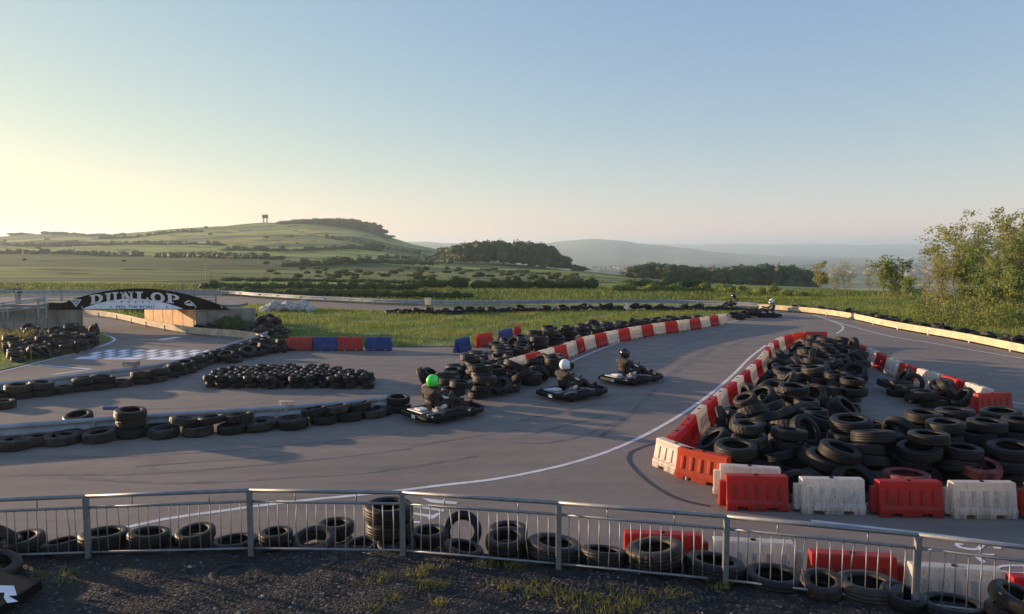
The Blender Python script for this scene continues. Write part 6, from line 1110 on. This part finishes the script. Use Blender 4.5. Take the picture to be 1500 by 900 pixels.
KEEP = [0,1,2,4,6,10,12,14,15,16,18,19,20,22,23,24,26,28,30,32,34,35,36,38,40,41,42,44,46,47,48,50,52,54,55,56,104,105,107,108,109,110,111,113,114,115,116,118,119,120,121,122,123,124,125,126,127,128,129,130,131,132,133,136,137,138,140,141,142,143,144,145,146,147,148,149,150,158,159,160,161,162,163,164,165,166,167,168,169,170,171,172,173,175,177,180,190,197,199,201,204,208,215,444,445,446,449,450,451,452,456,459,460,461,462,464,579,624,639,650,670,671,673,675,676,678,679,680,683,686,687,690,695,698,702,703,704,706,708,709,711,712,715,716,717,718,719,721,723,724,725,727,728,729,730,731,732,733,735,737,738,739,740,742,743,744,745,746,748,751,752,753,754,756,757,759,760,763,764,765,766,767,768,769,770,771,772,773,774,775,776,777,778,779,783,788,790,795,797,798,801,806,808,811,813,815,816,817,818,819,821,823,824,826,827,829,830,831,832,833,836,837,838,839,841,913,915,917,920,921,923,925,933,934,935,944,945,961,962,966,970,972,973,974,975,977,981,986,987,988,991,992,994,995,998,1001,1002,1003,1004,1005,1006,1008,1009,1011,1026,1031,1037,1041,1049,1060,1064,1067,1079,1080,1084,1087,1088,1105,1107,1108,1112,1118,1129,1140,1148,1181,1183,1200,1209,1223,1230,1232,1234,1236,1239,1250,1296,1298]
RESTL = [3,11,27,33,37,39,43,51,135,139,174,176,178,179,181,182,183,184,185,187,192,195,196,198,200,202,203,205,206,207,209,210,211,212,213,214,216,217,218,219,220,221,222,223,224,225,226,227,228,229,230,231,232,233,234,235,236,237,238,239,240,241,242,243,244,245,246,247,248,249,250,251,252,253,254,255,256,257,258,259,260,261,262,263,264,265,266,267,268,269,270,271,272,273,274,275,276,277,278,279,280,281,282,283,284,285,286,287,288,289,290,291,292,293,295,296,297,298,301,302,304,305,307,309,310,311,313,315,316,317,318,319,320,323,324,325,327,329,330,331,334,335,337,339,340,341,343,344,345,348,350,351,352,355,356,359,360,361,364,366,367,369,370,371,373,375,376,377,378,379,380,381,382,383,385,386,387,389,414,415,416,417,418,419,420,421,422,423,425,427,428,429,430,431,432,433,434,436,437,438,439,443,457,458,463,465,469,487,498,501,517,541,543,566,570,585,587,594,597,598,610,616,617,619,621,623,626,627,631,632,634,635,636,637,640,643,645,647,651,652,653,654,656,658,660,662,663,665,666,668,669,672,674,677,681,684,685,688,689,691,692,693,696,697,700,701,707,710,713,720,722,726,734,741,749,755,758,762,782,784,803,814,825,842,843,845,848,851,855,856,857,859,860,863,864,865,869,871,873,874,875,877,882,883,884,886,889,890,891,892,893,894,895,900,901,902,904,905,906,907,908,909,910,911,912,914,916,918,919,922,924,926,928,929,930,931,932,937,938,939,940,941,942,943,946,947,948,949,950,951,952,953,954,955,956,957,958,959,960,963,964,965,967,968,969,971,976,979,980,982,983,984,985,989,990,993,996,997,999,1000,1007,1010,1012,1014,1017,1023,1028,1030,1032,1033,1036,1039,1046,1048,1054,1055,1056,1059,1061,1065,1071,1073,1074,1075,1076,1077,1078,1081,1082,1083,1085,1086,1089,1090,1091,1092,1093,1094,1095,1096,1097,1098,1099,1100,1101,1102,1103,1104,1106,1109,1110,1111,1113,1114,1115,1116,1117,1119,1120,1121,1122,1123,1124,1125,1126,1127,1128,1130,1136,1137,1143,1155,1160,1161,1164,1166,1168,1170,1171,1173,1178,1179,1184,1185,1186,1188,1189,1190,1191,1192,1193,1194,1196,1197,1198,1199,1202,1204,1205,1207,1208,1210,1211,1212,1213,1214,1215,1216,1217,1218,1219,1220,1221,1222,1224,1225,1227,1228,1229,1231,1233,1235,1238,1240,1241,1242,1243,1244,1245,1247,1248,1249,1252,1253,1257,1260,1267,1270,1273,1277,1278,1279,1280,1282,1283,1284,1285,1286,1288,1289,1290,1293,1294]
order = range(len(TY)) if KEEP is None else KEEP
rest = [] if KEEP is None else RESTL
def place(t):
    c_ = t[0]
    if c_ in 'td' and random.random() < .4: c_ = random.choice('lm')
    o = bpy.data.objects.new('tyre', TM[c_]); C.objects.link(o); o.location = t[1:4]; o.rotation_euler = t[4:7]; q_ = random.uniform(.95, 1.03); o.scale = (t[7] * q_, t[7] * (1.98 - q_), t[7] * random.uniform(.92, 1.04))
    tag(o, t[8], 'tyre', t[9]); return o
TO = [place(TY[i]) for i in order]
if rest:
    Vs, Fs, Ms = [], [], []; nb = 0
    arr = {k: (np.array([v.co[:] for v in me.vertices]), np.array([p.vertices[:] for p in me.polygons])) for k, me in TM.items()}
    for i in rest:
        t = TY[i]; v, f = arr[t[0]]; R3 = np.array(Euler(t[4:7]).to_matrix()); Vs.append(v @ R3.T * t[7] + np.array(t[1:4])); Fs.append(f + nb); nb += len(v); Ms += [1 if t[0] == 'd' else 0] * len(f)
    o = link('tyre_pile', np_mesh('tyre_pile', np.concatenate(Vs), np.concatenate(Fs), True, Ms), [M['rubber'], M['rubber_dusty_sunlit']]); tag(o, 'remaining far off and half buried dark tyres of the piles', 'tyres', kind='stuff')

# small white block on the rail, debris
b = G(420, 618); m = MB(); m.box((0, 0, .05), (.42, .16, .10)); o = m.build('painted_block', M['bwhite'], None, .01); o.location = (b.x, b.y, .475); tag(o, 'small white block resting on the long guard rail', 'block')
b = G(163, 626); m = MB(); m.box((0, 0, .04), (.34, .14, .08)); o = m.build('painted_block', M['bblue'], None, .01); o.location = (b.x, b.y, .475); tag(o, 'dark blue block resting on the rail left of the tyre stack', 'block')
b = G(190, 556); m = MB(); m.box((0, 0, .09), (.5, .3, .18)); o = m.build('painted_block', M['concrete'], None, .02); o.location = (b.x, b.y + .15, .45); tag(o, 'pale concrete block on top of the second tyre row', 'block')
b = G(222, 556); m = MB(); m.tube([(0, 0, .1), (.6, .25, .62)], .025, 6); o = m.build('timber_stick', M['plank'], None); o.location = b; tag(o, 'thin pale stick leaning on the second tyre row', 'stick')
# rubble heap
random.seed(77)
def rock(loc, s, lab, grp, rot):
    bm = bmesh.new(); bmesh.ops.create_icosphere(bm, subdivisions=2, radius=1)
    for v in bm.verts: v.co *= random.uniform(.78, 1.12); v.co.x *= s[0]; v.co.y *= s[1]; v.co.z *= s[2]
    me = bpy.data.meshes.new('rock'); bm.to_mesh(me); bm.free(); o = link('rock', me, M['stone']); o.location = loc; o.rotation_euler = rot; tag(o, lab, 'rock', grp)
for i in range(26):
    a = random.uniform(382, 456); top = np.interp(a, [380, 408, 425, 440, 458], [.15, .95, .5, .75, .2]); b = G(a, 456.5); 
    rock((b.x, b.y + random.uniform(-.7, 1.2), random.uniform(.1, .75) * top), (random.uniform(.3, .62), random.uniform(.25, .4), random.uniform(.18, .34)), 'pale rubble block in the heap at the back of the infield', 'pale rubble heap', (random.uniform(-.5, .5), random.uniform(-.5, .5), rnd()))
# ------------------------------------------------------------------ foreground railing
rt = empty('railing', (0, 0, 0)); zf = BZ; posts = [p for p in fw]
tops = {0: 1.0}
PH = []
for i, (px, top) in enumerate(((-700,768),(-110,737),(130,727.5),(368,718.5),(590,722),(818,737),(1062,757),(1340,784),(1660,822),(2200,880))):
    PH.append(P(px, top, posts[i].y).z)
def lerp(a, b, t): return a + (b - a) * t
for i, p in enumerate(posts):
    m = MB(); m.box((p.x, p.y, (zf - .1 + PH[i] - .012) / 2), (.07, .06, PH[i] - .012 - zf + .1)); m.build('post', M['galv'], rt, .006)
for i in range(len(posts) - 1):
    a, b = posts[i], posts[i + 1]; L = (b - a).length; d = (b - a).normalized(); za, zb_ = PH[i], PH[i + 1]
    def pt(t, h): return Vector((a.x + (b.x - a.x) * t, a.y + (b.y - a.y) * t, lerp(za, zb_, t) + h))
    e = .04 / L
    m = MB(); m.tube([pt(0, 0), pt(1, 0)], .027, 10); m.build('top_rail', M['galv'], rt)
    low0 = -(za - zf) + .075; lo = lambda t: zf + .075 - lerp(za, zb_, t)
    m = MB(); m.tube([pt(e, -.155), pt(1 - e, -.155)], .02, 8); m.tube([pt(e, lo(e)), pt(1 - e, lo(1 - e))], .017, 8); ip = m.build('infill_frame', M['galv'], rt)
    m = MB(); n = 16 if L < 4 else int(L / .12)
    for k in range(1, n):
        t = k / n; j = random.gauss(0, .004); bend = random.gauss(0, .004) if random.random() > .12 else random.choice([-.03, .03])
        q0, q1, q2 = pt(t + j, -.155), pt(t + j + bend / L, (-.155 + lo(t)) / 2), pt(t + random.gauss(0, .002), lo(t)); m.tube([q0, q1, q2], .0075, 6)
    m.build('infill_bars', M['galv'], rt)
    m = MB()
    for t in (.3, .7) if i % 2 else (.28, .75): m.tube([pt(t, -.02), pt(t, -.155)], .009, 6)
    m.build('spacer', M['galv'], rt)
tag(rt, 'galvanised pedestrian railing with vertical bars across the foreground', 'railing')
# dark board with pale lettering in the bottom left corner
p = G(0, 878, .6); rt = empty('sign_board', (p.x - .1, p.y, .57), R(-14)); m = MB(); m.box((-.15, -.1, .06), (1.0, .95, .12), (.10, .06, 0)); bd = m.build('board', M['dark'], rt, .015)
m = MB()
def bp(x, y): x += .22; y += .05; return Vector((x - .15, y - .1, .0)) + Vector((0, 0, .14 + y * math.tan(.10) - x * math.tan(.06)))
for pf in ([(-.2,.12),(.1,.2),(.3,.06),(.22,.02),(.12,.06),(-.2,-.02)], [(.12,.06),(.22,.02),(.42,-.03),(.33,-.09),(.2,-.02)], [(-.2,-.02),(-.05,-.03),(.08,-.15),(.0,-.2),(-.2,-.1)]): m.add([bp(*q) for q in pf], [tuple(range(len(pf)))])
m.build('lettering', plain('pale_blue_letter_paint', (.52, .62, .72), .5, 0, .08, 4), bd)
tag(rt, 'black board with a pale blue letter fragment in the bottom left corner', 'sign board')
p = G(14, 838, .6); T2 = bpy.data.objects.new('tyre', TM['d']); C.objects.link(T2); T2.location = (p.x - .22, p.y + .02, .65); T2.rotation_euler = (.25, .1, 1); T2.scale = (.8,) * 3; tag(T2, 'worn tyre with pale tread lying behind the corner board', 'tyre')

# ------------------------------------------------------------------ haze
m = MB(); m.box((0, 4400, -45), (19000, 13400, 210)); hz = link('haze', m.mesh('haze'), [])
hz.data.materials.clear(); hm2 = bpy.data.materials.new('haze_air'); hm2.use_nodes = True; t = hm2.node_tree; t.nodes.remove(t.nodes['Principled BSDF'])
pv = t.nodes.new('ShaderNodeVolumePrincipled'); pv.inputs['Density'].default_value = .00022; pv.inputs['Color'].default_value = (.74, .90, 1, 1); pv.inputs['Anisotropy'].default_value = .42
t.links.new(pv.outputs[0], t.nodes['Material Output'].inputs['Volume']); hz.data.materials.append(hm2); tag(hz, 'pale evening haze over the valley', 'haze', kind='stuff')
